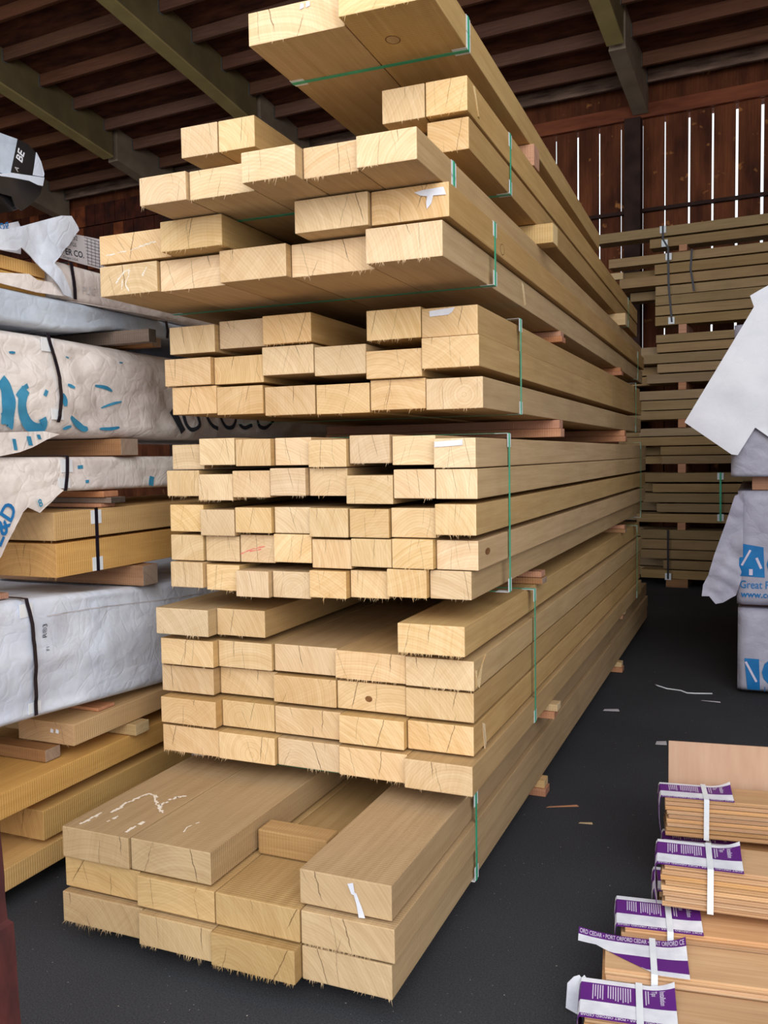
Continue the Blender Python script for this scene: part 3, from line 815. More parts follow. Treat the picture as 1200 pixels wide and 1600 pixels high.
def sheet(name, pts, x, mat, parent=None, bulge=.02, seed=1, th=.004, axis='x', grid=.02):
    """a crumpled loose sheet: a polygon in the (y, z) or (x, z) plane, filled and dented"""
    B2 = []
    for (p, q), (r_, s_) in zip(pts, pts[1:] + pts[:1]):
        k = max(1, int(math.hypot(r_ - p, s_ - q) / grid))
        B2 += [Vector((p + (r_ - p) * i / k, q + (s_ - q) * i / k)) for i in range(k)]
    nb = len(B2)
    def inside(x_, y_):
        c_ = False
        for (p, q), (r_, s_) in zip(pts, pts[1:] + pts[:1]):
            if (q > y_) != (s_ > y_) and x_ < (r_ - p) * (y_ - q) / (s_ - q) + p: c_ = not c_
        return c_
    lo0, lo1 = min(p[0] for p in pts), min(p[1] for p in pts)
    V2 = list(B2)
    for i in range(int((max(p[0] for p in pts) - lo0) / grid) + 1):
        for k in range(int((max(p[1] for p in pts) - lo1) / grid) + 1):
            p = Vector((lo0 + (i + .5 * (k % 2)) * grid, lo1 + k * grid))
            if inside(*p) and min((p - q).length for q in B2) > grid * .55: V2.append(p)
    from mathutils.geometry import delaunay_2d_cdt
    cv, ce, cf, *_ = delaunay_2d_cdt(V2, [(i, (i + 1) % nb) for i in range(nb)], [], 1, 1e-5)
    out = MB()
    F, B_ = [], []
    for q in cv:
        a, b_ = q
        d = bulge * (noise.noise(Vector((seed, a * 6, b_ * 6))) + .55 * (1 - 2.2 * abs(noise.noise(Vector((seed + 4, (a + b_) * 7, (a - b_) * 3))))) + .2 * noise.noise(Vector((seed + 2, a * 25, b_ * 25))))
        if axis == 'x': F.append((x + d + th, a, b_)); B_.append((x + d, a, b_))
        else: F.append((a, x + d - th, b_)); B_.append((a, x + d, b_))
    tris = [list(t) for t in cf]
    cnt = {}
    for t in tris:
        for i in range(len(t)):
            k = tuple(sorted((t[i], t[(i + 1) % len(t)]))); cnt[k] = cnt.get(k, 0) + 1
    bnd = [k for k, v in cnt.items() if v == 1]
    n = len(F)
    out.add(F, tris, 0, True); out.add(B_, [list(reversed(t)) for t in tris], 0, True)
    for a, b_ in bnd: out.add([F[a], F[b_], B_[b_], B_[a]], [(0, 1, 2, 3)])
    return out.build(name, M[mat], parent)
def wrap_strap(W_, pts, label, guards=((0, .05), (-1, .05)), xin=.5):
    """black band over a wrapped bundle: down its near face, back over its top"""
    e = empty('plastic_strap', W_.side(*pts[-1]))
    o = Vector(e.location)
    mb = MB(); hw = .008
    P = []
    for (a, b_), (c, d) in zip(pts, pts[1:]):
        for i in range(8): P.append((a + (c - a) * i / 8, b_ + (d - b_) * i / 8))
    P.append(pts[-1])
    path = []
    for y, z in P:
        xx = max(W_.side(y + d1, z + d2).x for d1 in (-.03, -.015, 0, .015, .03) for d2 in (-.04, -.02, 0, .02, .04)) + .006
        path.append(Vector((xx, y, z)))
    zt = lerp(W_.z1, pts[0][0]) + .006
    path = [Vector((W_.x1 - xin, pts[0][0], zt)), Vector((W_.x1 - .02, pts[0][0], zt)), Vector((max(path[0].x, path[1].x) - .001, pts[0][0], zt - .002))] + path[1:]
    for q, p2 in zip(path, path[1:]):
        d = (p2 - q); d.normalize(); s = Vector((0, 1, 0)) * hw; nn = d.cross(Vector((0, 1, 0))) * .0012
        mb.add([q - s - nn - o, q + s - nn - o, q + s + nn - o, q - s + nn - o, p2 - s - nn - o, p2 + s - nn - o, p2 + s + nn - o, p2 - s + nn - o],
               [(0, 1, 5, 4), (1, 2, 6, 5), (2, 3, 7, 6), (3, 0, 4, 7), (0, 1, 2, 3), (4, 5, 6, 7)])
    mb.build('strap_band', M['strap_black'], e)
    for idx, h in guards:
        y, z = P[idx]
        g = MB()
        z0, z1 = (z - h - .012, z - .012) if idx == 0 else (z + .01, z + h)
        xx = max(W_.side(y + d1, z0 + (z1 - z0) * d2).x for d1 in (-.03, 0, .03) for d2 in (0, .33, .66, 1)) + .0002
        g.box(xx - o.x, xx + .002 - o.x, y - .03 - o.y, y + .03 - o.y, z0 - o.z, z1 - o.z)
        g.build('corner_guard', M['guard'], e)
    return tag(e, label, 'strap', 'straps around the bundles')
def left_timber(x0, x1, y0, y1, z0, z1, label, spl=.6, seed=1):
    o = link('timber', timber_mesh(x1 - x0, y1 - y0, z1 - z0, spl, seed), M['timber_left'], None, (x0, y0, z0))
    return tag(o, label, 'timber', 'honey timbers in the wrapped stack')
def cross_spacer(x0, x1, y0, y1, z0, z1, mat, label):
    return spacer(x0, x1, y0, y1, z0, z1, mat, label, 'spacers in the wrapped stack')

# floor level up
for k, y in enumerate((2.2, 4.2, 6.2)): cross_spacer(-2.5, -1.62, y, y + .09, .002, .076, 'spacer_brown', 'brown wooden spacer under the honey timber stack, %s from the front' % ORD[k])
left_timber(-1.90, XF, 1.45, 6.8, .08, .163, 'honey timber at the very bottom of the stack left of the floor bundle', 0, 3)
left_timber(-2.24, -1.905, 1.4, 6.8, .08, .166, 'honey timber on the floor spacers, behind the bottom honey timber', 0, 4)
left_timber(-1.88, XF, 2.455, 6.9, .188, .302, 'honey timber with dusky end, second layer up in the left stack', .8, 5)
left_timber(-2.22, -1.885, 2.40, 6.9, .188, .300, 'honey timber beside the dusky-ended one, second layer up in the left stack', .3, 6)
for k, y in enumerate((2.62, 4.4, 6.3)): cross_spacer(-2.25, -1.66, y, y + .07, .168, .186, 'spacer_grey', 'thin grey spacer between the two lowest honey timber layers, %s from the front' % ORD[k])
left_timber(-1.93, XF, 1.5, 6.7, .345, .440, 'long honey timber, third layer up in the left stack', 0, 7)
left_timber(-2.27, -1.935, 1.5, 6.7, .345, .441, 'honey timber behind the long one, third layer up in the left stack', 0, 8)
for k, y in enumerate((2.7, 4.5, 6.2)): cross_spacer(-2.25, -1.66, y, y + .07, .305, .342, 'spacer_brown', 'thin brown spacer below the third honey timber layer, %s from the front' % ORD[k])
cross_spacer(-2.3, -1.655, 2.56, 2.64, .444, .492, 'spacer_brown', 'brown cross spacer below the stapled honey timber')
cross_spacer(-2.3, -1.535, 2.95, 3.04, .444, .492, 'spacer_pale', 'pale cross spacer jutting out below the stapled honey timber')
cross_spacer(-2.3, -1.6, 5.6, 5.7, .444, .492, 'spacer_pale', 'pale cross spacer far back below the stapled honey timber')
d1 = left_timber(-1.862, XF, 2.63, 6.6, .496, .582, 'honey timber with two white staples in its end, under the pale blue wrap', .9, 9)
left_timber(-2.2, -1.868, 2.72, 6.6, .496, .582, 'shaded honey timber beside the one with staples', .2, 10)
mb = MB()
for x in (.17, .197): mb.add([(x, -.003, .045), (x + .014, -.003, .043), (x + .016, -.003, .056), (x + .003, -.003, .06), (x, -.001, .045), (x + .014, -.001, .043), (x + .016, -.001, .056), (x + .003, -.001, .06)], [(0, 1, 2, 3), (4, 5, 6, 7), (0, 1, 5, 4), (2, 3, 7, 6)])
mb.build('staple', M['paper'], d1)
cross_spacer(-2.2, -1.60, 2.80, 2.90, .584, .598, 'spacer_red', 'thin red wood wedge under the pale blue wrap')
cross_spacer(-2.2, -1.62, 5.2, 5.3, .584, .598, 'spacer_red', 'thin red wood strip far back under the pale blue wrap')

# pale blue-white wrapped bundle
W1 = Wrap(-2.45, XF, YS, [(2.3, .668), (2.45, .66), (3.2, .605), (6.4, .602)], [(1.5, 1.115), (2.4, 1.112), (3.2, 1.058), (6.4, 1.05)], .022, 2, .03)
o = W1.build('wrapped_bundle', 'wrap_white'); tag(o, 'pale blue-white wrapped bundle with one black strap, below the honey timber pair', 'wrapped bundle', 'wrapped bundles in the left stack')
W1.letters('stamp_mark', 'R\u00ae3', .03, 2.497, .955, R(90), 'ink', o); W1.letters('stamp_mark', 'F1', .02, 2.503, .905, R(90), 'ink', o)
W1.ribbon('seam', [[(2.5, 1.035), (2.8, 1.02), (3.2, .985), (3.5, .97)]], 'card', o, .004)
wrap_strap(W1, [(2.403, 1.110), (2.424, 1.02), (2.432, .862), (2.437, .675)], 'black strap around the pale blue-white wrapped bundle')
cross_spacer(-2.3, -1.635, 2.27, 2.395, 1.1165, 1.137, 'spacer_red', 'flat reddish plank lying on the pale blue-white wrap')
cross_spacer(-2.4, -1.525, 3.02, 3.12, 1.076, 1.163, 'spacer_brown', 'thick brown spacer with speckled grey end on the pale blue-white wrap')
cross_spacer(-2.4, -1.6, 5.3, 5.4, 1.055, 1.163, 'spacer_brown', 'brown spacer far back on the pale blue-white wrap')
# honey timber pair
for r_, (za, zb) in enumerate(((1.19, 1.298), (1.310, 1.419))):
    left_timber(-1.868, XF, 2.575 - .006 * r_, 6.6, za if r_ else 1.168, zb, 'honey timber, %s of the strapped pair, outer one by the aisle' % ('upper', 'lower')[1 - r_], .25, 11 + r_)
    left_timber(-2.18, -1.873, 2.56, 6.6, za if r_ else 1.168, zb, 'honey timber, %s of the strapped pair, inner one' % ('upper', 'lower')[1 - r_], .2, 14 + r_)
e = empty('plastic_strap', (XF, 2.80, 1.17))
mb = MB(); mb.box(.002, .0035, -.009, .009, -.002, .2535); mb.box(-.5, .0035, -.009, .009, .2505, .2522); mb.build('strap_band', M['strap_black'], e)
for z in (.0, .19): g = MB(); g.box(.0004, .0016, -.03, .03, z, z + .055); g.build('corner_guard', M['guard'], e)
tag(e, 'black strap around the honey timber pair', 'strap', 'straps around the bundles')
cross_spacer(-2.3, -1.60, 2.86, 2.95, 1.4215, 1.437, 'spacer_red', 'thin red-brown board, lowest of three on the honey timber pair')
cross_spacer(-2.3, -1.555, 2.87, 2.96, 1.4385, 1.462, 'spacer_grey', 'grey weathered board, middle of three on the honey timber pair')
cross_spacer(-2.3, -1.575, 2.85, 2.94, 1.4635, 1.488, 'spacer_red', 'reddish board, topmost of three on the honey timber pair')
cross_spacer(-2.3, -1.6, 5.1, 5.2, 1.4215, 1.458, 'spacer_red', 'red spacer far back on the honey timber pair')

# thin creamy wrap
W2 = Wrap(-2.4, XF - .005, YS, [(2.7, 1.496), (3.3, 1.49), (3.6, 1.492), (6.4, 1.492)], [(1.5, 1.632), (6.4, 1.622)], .014, 5, .02)
o2 = W2.build('wrapped_bundle', 'wrap_cream'); tag(o2, 'thin creamy wrapped bundle with a loose printed corner over the honey pair', 'wrapped bundle', 'wrapped bundles in the left stack')
W2.ribbon('printed_mark', [(.012, [(2.43, 1.552), (2.45, 1.554)]), (.014, [(2.71, 1.588), (2.74, 1.59)]), (.012, [(2.75, 1.53), (2.77, 1.532)]), (.03, [(3.16, 1.50), (3.17, 1.54)])], 'cyan_print', o2)
fl = sheet('loose_corner', [(1.9, 1.60), (2.305, 1.60), (2.45, 1.56), (2.566, 1.518), (2.599, 1.502), (2.564, 1.482), (2.477, 1.424), (2.413, 1.449), (2.389, 1.433), (2.357, 1.389), (2.287, 1.285), (1.9, .95)], -1.553, 'wrap_cream', o2, .006, 3)
def flat_letters(name, s, size, x, y, z, ang, mat, parent, bold=0):
    vs, fs = text_verts(s, size, bold); ca, sa = math.cos(ang), math.sin(ang)
    mb = MB(); mb.add([(x, y + a * ca - b_ * sa, z + a * sa + b_ * ca) for a, b_ in vs], fs)
    return mb.build(name, M[mat], parent)
flat_letters('lettering', 'E&D', .085, -1.540, 2.275, 1.315, R(58), 'blue_print', fl, .002)
flat_letters('lettering', '8', .04, -1.540, 2.465, 1.445, R(20), 'cyan_print', fl, .001)
wrap_strap(W2, [(2.649, 1.632), (2.645, 1.565), (2.632, 1.499)], 'black strap around the thin creamy wrapped bundle', ((0, .05), (-1, .05)))
cross_spacer(-2.4, -1.545, 2.93, 3.04, 1.634, 1.703, 'spacer_brown', 'thick brown spacer between the two creamy wraps')
cross_spacer(-2.4, -1.6, 5.2, 5.3, 1.626, 1.703, 'spacer_brown', 'brown spacer far back between the two creamy wraps')

# big creamy wrap with blue print
W3 = Wrap(-2.5, XF, YS, [(1.5, 1.70), (2.4, 1.707), (6.4, 1.707)], [(1.5, 2.075), (2.6, 2.087), (3.2, 2.08), (6.4, 2.07)], .03, 8, .05)
o3 = W3.build('wrapped_bundle', 'wrap_cream'); tag(o3, 'big creamy wrapped bundle printed with sweeping blue script', 'wrapped bundle', 'wrapped bundles in the left stack')
W3.ribbon('printed_script', [
    (.055, [(2.325, 1.90), (2.345, 1.877), (2.35, 1.838), (2.352, 1.793), (2.356, 1.748)]), (.03, [(2.333, 1.792), (2.353, 1.764), (2.37, 1.742), (2.365, 1.735)]),
    (.04, [(2.437, 1.875), (2.42, 1.853), (2.404, 1.818), (2.42, 1.784), (2.441, 1.755), (2.467, 1.737), (2.509, 1.732), (2.53, 1.747), (2.52, 1.773)]),
    (.016, [(2.537, 1.877), (2.528, 1.856)]), (.018, [(2.39, 1.845), (2.418, 1.87), (2.449, 1.889)])], 'cyan_print', o3, .03, .004)
W3.ribbon('faded_print', [
    (.03, [(2.62, 1.87), (2.628, 1.822)]), (.03, [(2.661, 1.784), (2.685, 1.766), (2.719, 1.75), (2.745, 1.738), (2.773, 1.742)]), (.014, [(2.628, 1.736), (2.667, 1.747)]),
    (.014, [(2.828, 1.915), (2.885, 1.912), (2.933, 1.899)]), (.01, [(2.861, 1.827), (2.94, 1.85), (2.991, 1.859)]), (.014, [(2.838, 1.742), (2.905, 1.742), (2.965, 1.751)]),
    (.01, [(2.388, 2.003), (2.417, 2.005)]), (.007, [(2.658, 2.013), (2.677, 2.011)]), (.007, [(2.954, 2.018), (2.974, 2.018)]), (.014, [(2.65, 1.906), (2.684, 1.896)])], 'cyan_print', o3, .02, .004, True)
W3.ribbon('dark_script', [(.05, [(3.34, 1.84), (3.38, 1.78), (3.40, 1.74)]), [(3.416, 1.83), (3.434, 1.769), (3.473, 1.746), (3.526, 1.771), (3.518, 1.823)], [(3.592, 1.825), (3.633, 1.774), (3.688, 1.762)],
    [(3.719, 1.826), (3.756, 1.776), (3.814, 1.765), (3.863, 1.792), (3.877, 1.831)], [(3.926, 1.826), (3.9, 1.793), (3.948, 1.767), (4.012, 1.789)], [(4.053, 1.837), (4.063, 1.783), (4.129, 1.771), (4.184, 1.80), (4.214, 1.842)]], 'ink', o3, .02, .004)
hem = sheet('loose_hem', [(1.9, 1.70), (2.52, 1.725), (2.60, 1.715), (2.53, 1.694), (2.46, 1.665), (2.40, 1.648), (2.30, 1.632), (1.9, 1.60)], -1.562, 'wrap_cream', o3, .004, 6)
W3r = lambda y, z: (-1.552, y, z)
for w_, a, b_ in ((.016, (2.369, 1.695), (2.376, 1.655)), (.02, (2.438, 1.705), (2.447, 1.672)), (.016, (2.485, 1.712), (2.492, 1.695))):
    mb = MB(); mb.add([W3r(a[0] - w_ / 2, a[1]), W3r(a[0] + w_ / 2, a[1]), W3r(b_[0] + w_ / 2, b_[1]), W3r(b_[0] - w_ / 2, b_[1])], [(0, 1, 2, 3)])
    mb.build('printed_stripe', M['cyan_print'], hem)
wrap_strap(W3, [(2.567, 2.086), (2.595, 2.0), (2.604, 1.857), (2.588, 1.76)], 'black strap around the big creamy wrapped bundle')
cross_spacer(-2.4, -1.405, 2.955, 3.003, 2.094, 2.148, 'spacer_grey', 'grey weathered spacer jutting out above the big creamy wrap')
cross_spacer(-2.4, -1.47, 3.06, 3.12, 2.092, 2.13, 'spacer_brown', 'brown spacer behind the grey one above the big creamy wrap')
cross_spacer(-2.4, -1.6, 5.2, 5.3, 2.082, 2.148, 'spacer_brown', 'brown spacer far back on the big creamy wrap')

# grey-blue wrap and the opened bundle above it
W4 = Wrap(-2.45, XF + .01, YS, [(2.6, 2.108), (2.8, 2.125), (2.92, 2.153), (6.4, 2.153)], [(1.5, 2.226), (2.5, 2.226), (2.8, 2.23), (6.4, 2.228)], .016, 12, .02)
o4 = W4.build('wrapped_bundle', 'wrap_blue'); tag(o4, 'slim grey-blue wrapped bundle under the opened timber wrap', 'wrapped bundle', 'wrapped bundles in the left stack')
wrap_strap(W4, [(3.28, 2.229), (3.29, 2.19), (3.285, 2.156)], 'short black strap around the slim grey-blue wrap, beside the main stack', ())
mb = MB(); mb.add([(-1.60, 2.70, 2.2315), (-1.585, 2.72, 2.2325), (-1.50, 2.95, 2.222), (-1.48, 3.1, 2.22), (-1.48, 3.24, 2.219), (-1.60, 3.24, 2.2315), (-1.60, 2.70, 2.2335), (-1.585, 2.72, 2.2345), (-1.50, 2.95, 2.224), (-1.48, 3.1, 2.222), (-1.48, 3.24, 2.221), (-1.60, 3.24, 2.2335)],
    [(0, 1, 2, 3, 4, 5), (11, 10, 9, 8, 7, 6)] + [(i, (i + 1) % 6, 6 + (i + 1) % 6, 6 + i) for i in range(6)])
mb.build('loose_hem', M['wrap_cream'], o4)
W5 = Wrap(-2.4, XF, [2.62 + .03 * k for k in range(40)] + [4.2, 5, 6.2], [(2.6, 2.236), (6.4, 2.236)], [(2.6, 2.374), (6.4, 2.37)], .014, 15, .02)
o5 = W5.build('wrapped_bundle', 'wrap_cream'); tag(o5, 'creamy wrapped bundle torn open around timber ends, with a folded sheet on top', 'wrapped bundle', 'wrapped bundles in the left stack')
W5.letters('faint_lettering', 'PUC', .04, 2.765, 2.27, R(4), 'card', o5)
sheet('folded_sheet', [(1.9, 2.33), (1.95, 2.36), (2.343, 2.418), (2.432, 2.45), (2.543, 2.498), (2.623, 2.532), (2.68, 2.545), (2.717, 2.515), (2.726, 2.503), (2.681, 2.448), (2.615, 2.385), (2.583, 2.35), (2.613, 2.331), (2.648, 2.288), (2.676, 2.236), (2.633, 2.241), (2.573, 2.284), (2.521, 2.318), (2.477, 2.353), (2.428, 2.375), (2.40, 2.357), (2.34, 2.348)], -1.545, 'wrap_white', o5, .014, 9)
sheet('torn_underlayer', [(1.9, 2.275), (2.347, 2.274), (2.475, 2.292), (2.514, 2.278), (2.598, 2.281), (2.66, 2.24), (2.511, 2.232), (2.345, 2.237), (1.9, 2.24)], -1.562, 'wrap_cream', o5, .006, 11)
wrap_strap(W5, [(2.70, 2.374), (2.712, 2.308), (2.719, 2.24)], 'black strap on the torn-open wrapped bundle', ())
for k, (za, zb) in enumerate(((2.248, 2.296), (2.301, 2.349))):
    left_timber(-1.9, -1.60, 1.5, 2.60, za - (.016 if k == 0 else 0), zb, 'honey timber poking from the torn wrap, %s of two' % ('lower', 'upper')[k], 0, 40 + k)
# grey card with print
e = sheet('printed_card', [(2.64, 2.385), (2.70, 2.49), (2.95, 2.51), (2.95, 2.385)], -1.572, 'card', None, .0, 1, .002)
tag(e, 'grey printed card with a table grid standing behind the folded sheet', 'card')
flat_letters('lettering', 'ER CO.', .033, -1.5690, 2.678, 2.405, R(3), 'ink', e, .0006)
flat_letters('lettering', 'Oregon U.S.A.', .014, -1.5690, 2.665, 2.389, R(2), 'ink', e)
mb = MB()
for k in range(9): z = 2.392 + k * .0125; mb.box(-1.5695, -1.5690, 2.80 - k * .002, 2.935, z, z + .0014)
for k in range(7): y = 2.80 + k * .022; mb.box(-1.5690, -1.5685, y, y + .0014, 2.39, 2.494)
mb.build('printed_grid', M['ink'], e)
flat_letters('scribble', '2052', .024, -1.5690, 2.70, 2.468, R(3), 'ink', e); flat_letters('scribble', 'CTGS', .02, -1.5690, 2.69, 2.442, R(3), 'ink', e)
# white sheet edge with blue script, behind
e = sheet('printed_sheet', [(1.9, 2.40), (2.393, 2.450), (2.512, 2.497), (2.53, 2.47), (2.52, 2.38), (1.9, 2.352)], -1.64, 'wrap_bright', None, .004, 4)
tag(e, 'bright white sheet edge with blue script behind the folded sheet', 'sheet')
flat_letters('lettering', 'log', .05, -1.628, 2.41, 2.44, R(20), 'blue_print', e)
# rounded wrapped end high up
prof = [(1.6, 2.762), (2.386, 2.762), (2.463, 2.768), (2.508, 2.767), (2.547, 2.751), (2.575, 2.721), (2.589, 2.681), (2.586, 2.645), (2.569, 2.606), (2.537, 2.567), (2.495, 2.536), (2.454, 2.515), (2.413, 2.53), (2.375, 2.54), (1.6, 2.54)]
mb = MB(); n = len(prof)
def rnd_prof(x, s): return [(x, 2.0 + (a - 2.0) * s if a > 2 else a, 2.65 + (b_ - 2.65) * s) for a, b_ in prof]
secs = [rnd_prof(-2.4, 1)] + [rnd_prof(-1.62, 1), rnd_prof(-1.60, 1), rnd_prof(-1.587, .985), rnd_prof(-1.580, .95)]
mb.add([p for s_ in secs for p in s_], [(i * n + k, i * n + (k + 1) % n, (i + 1) * n + (k + 1) % n, (i + 1) * n + k) for i in range(len(secs) - 1) for k in range(n)] + [tuple(range(n)), tuple((len(secs) - 1) * n + k for k in range(n))], 0)
o6 = mb.build('wrapped_bundle', M['wrap_black']); tag(o6, 'rounded wrapped bundle end with black film below and lettered band, highest in the left stack', 'wrapped bundle', 'wrapped bundles in the left stack')
def patch(name, pts, x, mat, seed=1): return sheet(name, pts, x, mat, o6, .003, seed, .003)
patch('pale_panel', [(1.6, 2.758), (2.381, 2.762), (2.457, 2.765), (2.423, 2.638), (2.42, 2.626), (1.6, 2.60)], -1.572, 'wrap_blue', 2)
dk = patch('dark_band', [(2.457, 2.765), (2.508, 2.764), (2.548, 2.746), (2.525, 2.658), (2.423, 2.64)], -1.572, 'wrap_black', 3)
flat_letters('lettering', 'BE', .042, -1.5655, 2.472, 2.684, R(70), 'paper', dk, .001)
flat_letters('lettering', 'A', .026, -1.5655, 2.452, 2.647, R(70), 'card', dk)
sheet('film_fold', [(1.6, 2.60), (2.37, 2.61), (2.50, 2.63), (2.565, 2.625), (2.545, 2.59), (2.50, 2.545), (2.455, 2.512), (2.425, 2.52), (2.41, 2.55), (1.6, 2.55)], -1.567, 'wrap_black', o6, .012, 6, .003)
patch('white_tip', [(2.548, 2.746), (2.57, 2.718), (2.583, 2.679), (2.579, 2.667), (2.525, 2.658)], -1.572, 'wrap_white', 5)
patch('white_band', [(1.6, 2.61), (2.372, 2.619), (2.418, 2.636), (2.579, 2.664), (2.569, 2.631), (2.371, 2.602), (1.6, 2.58)], -1.568, 'wrap_white', 7)
cross_spacer(-2.3, -1.66, 1.75, 1.9, 2.35, 2.535, 'spacer_brown', 'brown block holding up the highest wrapped bundle')

# leaning rust red post close to the camera
mb = MB()
def tilt(z): return -.612 - (z - .468) * .0414
secs = []
for z, w_, d in ((.004, .118, .10), (.30, .118, .10), (.60, .114, .10), (.612, .100, .09), (.9, .097, .09), (1.25, .092, .088), (1.6, .09, .085)):
    xr = tilt(z) - (.0 if z < .605 else .006)
    secs.append([(xr - w_, 1.30, z), (xr - .012, 1.30, z), (xr, 1.312, z), (xr, 1.30 + d, z), (xr - w_, 1.30 + d, z)])
sub = []
for a, b_ in zip(secs, secs[1:]):
    for k in range(6):
        t = k / 6
        sub.append([(p[0] + (q[0] - p[0]) * t + .004 * noise.noise(Vector((p[0] * 30, 3, (p[2] + (q[2] - p[2]) * t) * 22))), p[1] + (q[1] - p[1]) * t, p[2] + (q[2] - p[2]) * t) for p, q in zip(a, b_)])
sub.append(secs[-1])
mb.add([p for s_ in sub for p in s_], [(i * 5 + k, i * 5 + (k + 1) % 5, (i + 1) * 5 + (k + 1) % 5, (i + 1) * 5 + k) for i in range(len(sub) - 1) for k in range(5)] + [(0, 1, 2, 3, 4), tuple((len(sub) - 1) * 5 + k for k in range(5))], 0)
o = mb.build('rusty_post', M['post']); tag(o, 'rust red weathered post at the very edge, nearest to the viewer', 'post')

# ------------------------------------------------------------------ board stack across the back of the aisle
BR = [(4.135, 4.245, -2.572), (4.012, 4.116, -1.954), (3.834, 3.937, -2.433), (3.701, 3.812, -1.894), (3.575, 3.686, -2.303), (3.457, 3.56, -1.886), (3.338, 3.446, -1.885), (3.22, 3.327, -1.885), (3.101, 3.205, -1.885),
      (2.9, 2.993, -1.876), (2.788, 2.888, -1.869), (2.664, 2.773, -2.076), (2.549, 2.65, -1.861), (2.429, 2.534, -1.986), (2.234, 2.339, -2.09), (2.113, 2.222, -2.045), (2.0, 2.102, -2.074),
      (1.804, 1.895, -2.074), (1.691, 1.793, -2.24), (1.578, 1.676, -1.82), (1.472, 1.566, -1.812), (1.259, 1.365, -2.02), (1.137, 1.236, -1.907), (1.016, 1.122, -2.019), (0.901, 1.0, -1.862), (0.779, 0.878, -2.094),
      (0.58, 0.687, -2.048), (0.457, 0.569, -2.048), (0.342, 0.446, -2.048), (0.219, 0.323, -1.785), (0.104, 0.204, -2.047)]
rb = random.Random(5)
FY = 10.824
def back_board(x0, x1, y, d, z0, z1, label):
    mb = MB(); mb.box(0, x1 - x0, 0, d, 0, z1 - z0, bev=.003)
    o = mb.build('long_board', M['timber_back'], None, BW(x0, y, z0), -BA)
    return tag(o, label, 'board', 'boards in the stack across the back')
prev_top = 0
for i, (z0, z1, xl) in reversed(list(enumerate(BR))):
    z0 = max(z0, prev_top + .003); prev_top = max(z1, z0 + .08)
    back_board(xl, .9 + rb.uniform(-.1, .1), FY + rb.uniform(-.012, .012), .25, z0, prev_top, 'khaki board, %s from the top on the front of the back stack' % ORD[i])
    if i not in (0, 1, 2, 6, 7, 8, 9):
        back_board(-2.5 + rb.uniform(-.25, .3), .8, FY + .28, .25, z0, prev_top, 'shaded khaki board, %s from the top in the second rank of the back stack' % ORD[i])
    BR[i] = (z0, prev_top, xl)
def back_spacer(x, z0, z1, label, y=FY - .01, w=.09, d=.55, mat='spacer_red'):
    mb = MB(); mb.box(0, w, 0, d, 0, z1 - z0, bev=.003)
    o = mb.build('wooden_spacer', M[mat], None, BW(x, y, z0), -BA)
    return tag(o, label, 'wooden spacer', 'spacers in the back stack')
for hi, lo, where in ((1, 2, 'topmost'), (8, 9, 'second'), (13, 14, 'third'), (16, 17, 'fourth'), (20, 21, 'fifth'), (25, 26, 'lowest')):
    for x, s in ((-1.62, 'near the strap'), (.2, 'out at the far end')):
        back_spacer(x, BR[lo][1] + .002, BR[hi][0] - .002, 'small spacer in the %s gap of the back stack, %s' % (where, s))
for x, s in ((-1.75, 'near the strap'), (.3, 'out at the far end')): back_spacer(x, .002, BR[30][0] - .002, 'dark floor spacer under the back stack, ' + s, mat='spacer_brown', w=.25)
mb = MB(); mb.box(0, .36, 0, .09, 0, .08, bev=.003)
o = mb.build('wooden_spacer', M['spacer_pale'], None, BW(-2.62, FY - .01, BR[4][1] + .002), -BA)
tag(o, 'pale spacer end lying on the fifth board of the back stack, beside the main stack', 'wooden spacer', 'spacers in the back stack')
def back_strap(pts, mat, label, guards=()):
    e = empty('plastic_strap', BW(pts[-1][0], FY, pts[-1][1]), -BA)
    mb = MB(); x0, z0 = pts[-1]
    for (a, b_), (c, d) in zip(pts, pts[1:]):
        mb.obox(((a + c) / 2 - x0, -.018, (b_ + d) / 2 - z0), (.011, 0, 0), (0, .0012, 0), ((a - c) / 2, 0, (b_ - d) / 2))
    mb.box(-.011, .011, -.019, .03, .0005, .0015) if mat == 'never' else None
    mb.build('strap_band', M[mat], e)
    for x, z in guards:
        g = MB(); g.box(x - x0 - .035, x - x0 + .035, -.0165, -.0145, z - z0 - .04, z - z0 + .04); g.build('corner_guard', M['guard'], e)
    return tag(e, label, 'strap', 'straps around the bundles')
back_strap([(-1.80, 4.25), (-1.80, 4.10), (-1.74, 3.99), (-1.735, 3.6), (-1.695, 3.13)], 'strap_black', 'long black strap down the upper part of the back stack', ((-1.80, 4.21), (-1.78, 4.05), (-1.735, 3.89), (-1.70, 3.15)))
back_strap([(-1.475, 3.944), (-1.49, 3.72), (-1.447, 3.466)], 'strap_black', 'short bent black strap on the upper part of the back stack')
back_strap([(-1.146, 1.369), (-1.142, .80)], 'strap', 'green strap on the lower part of the back stack', ((-1.146, 1.325), (-1.142, .845)))
back_strap([(-1.728, .687), (-1.725, .10)], 'strap_black', 'black strap on the lowest boards of the back stack', ((-1.725, .13),))

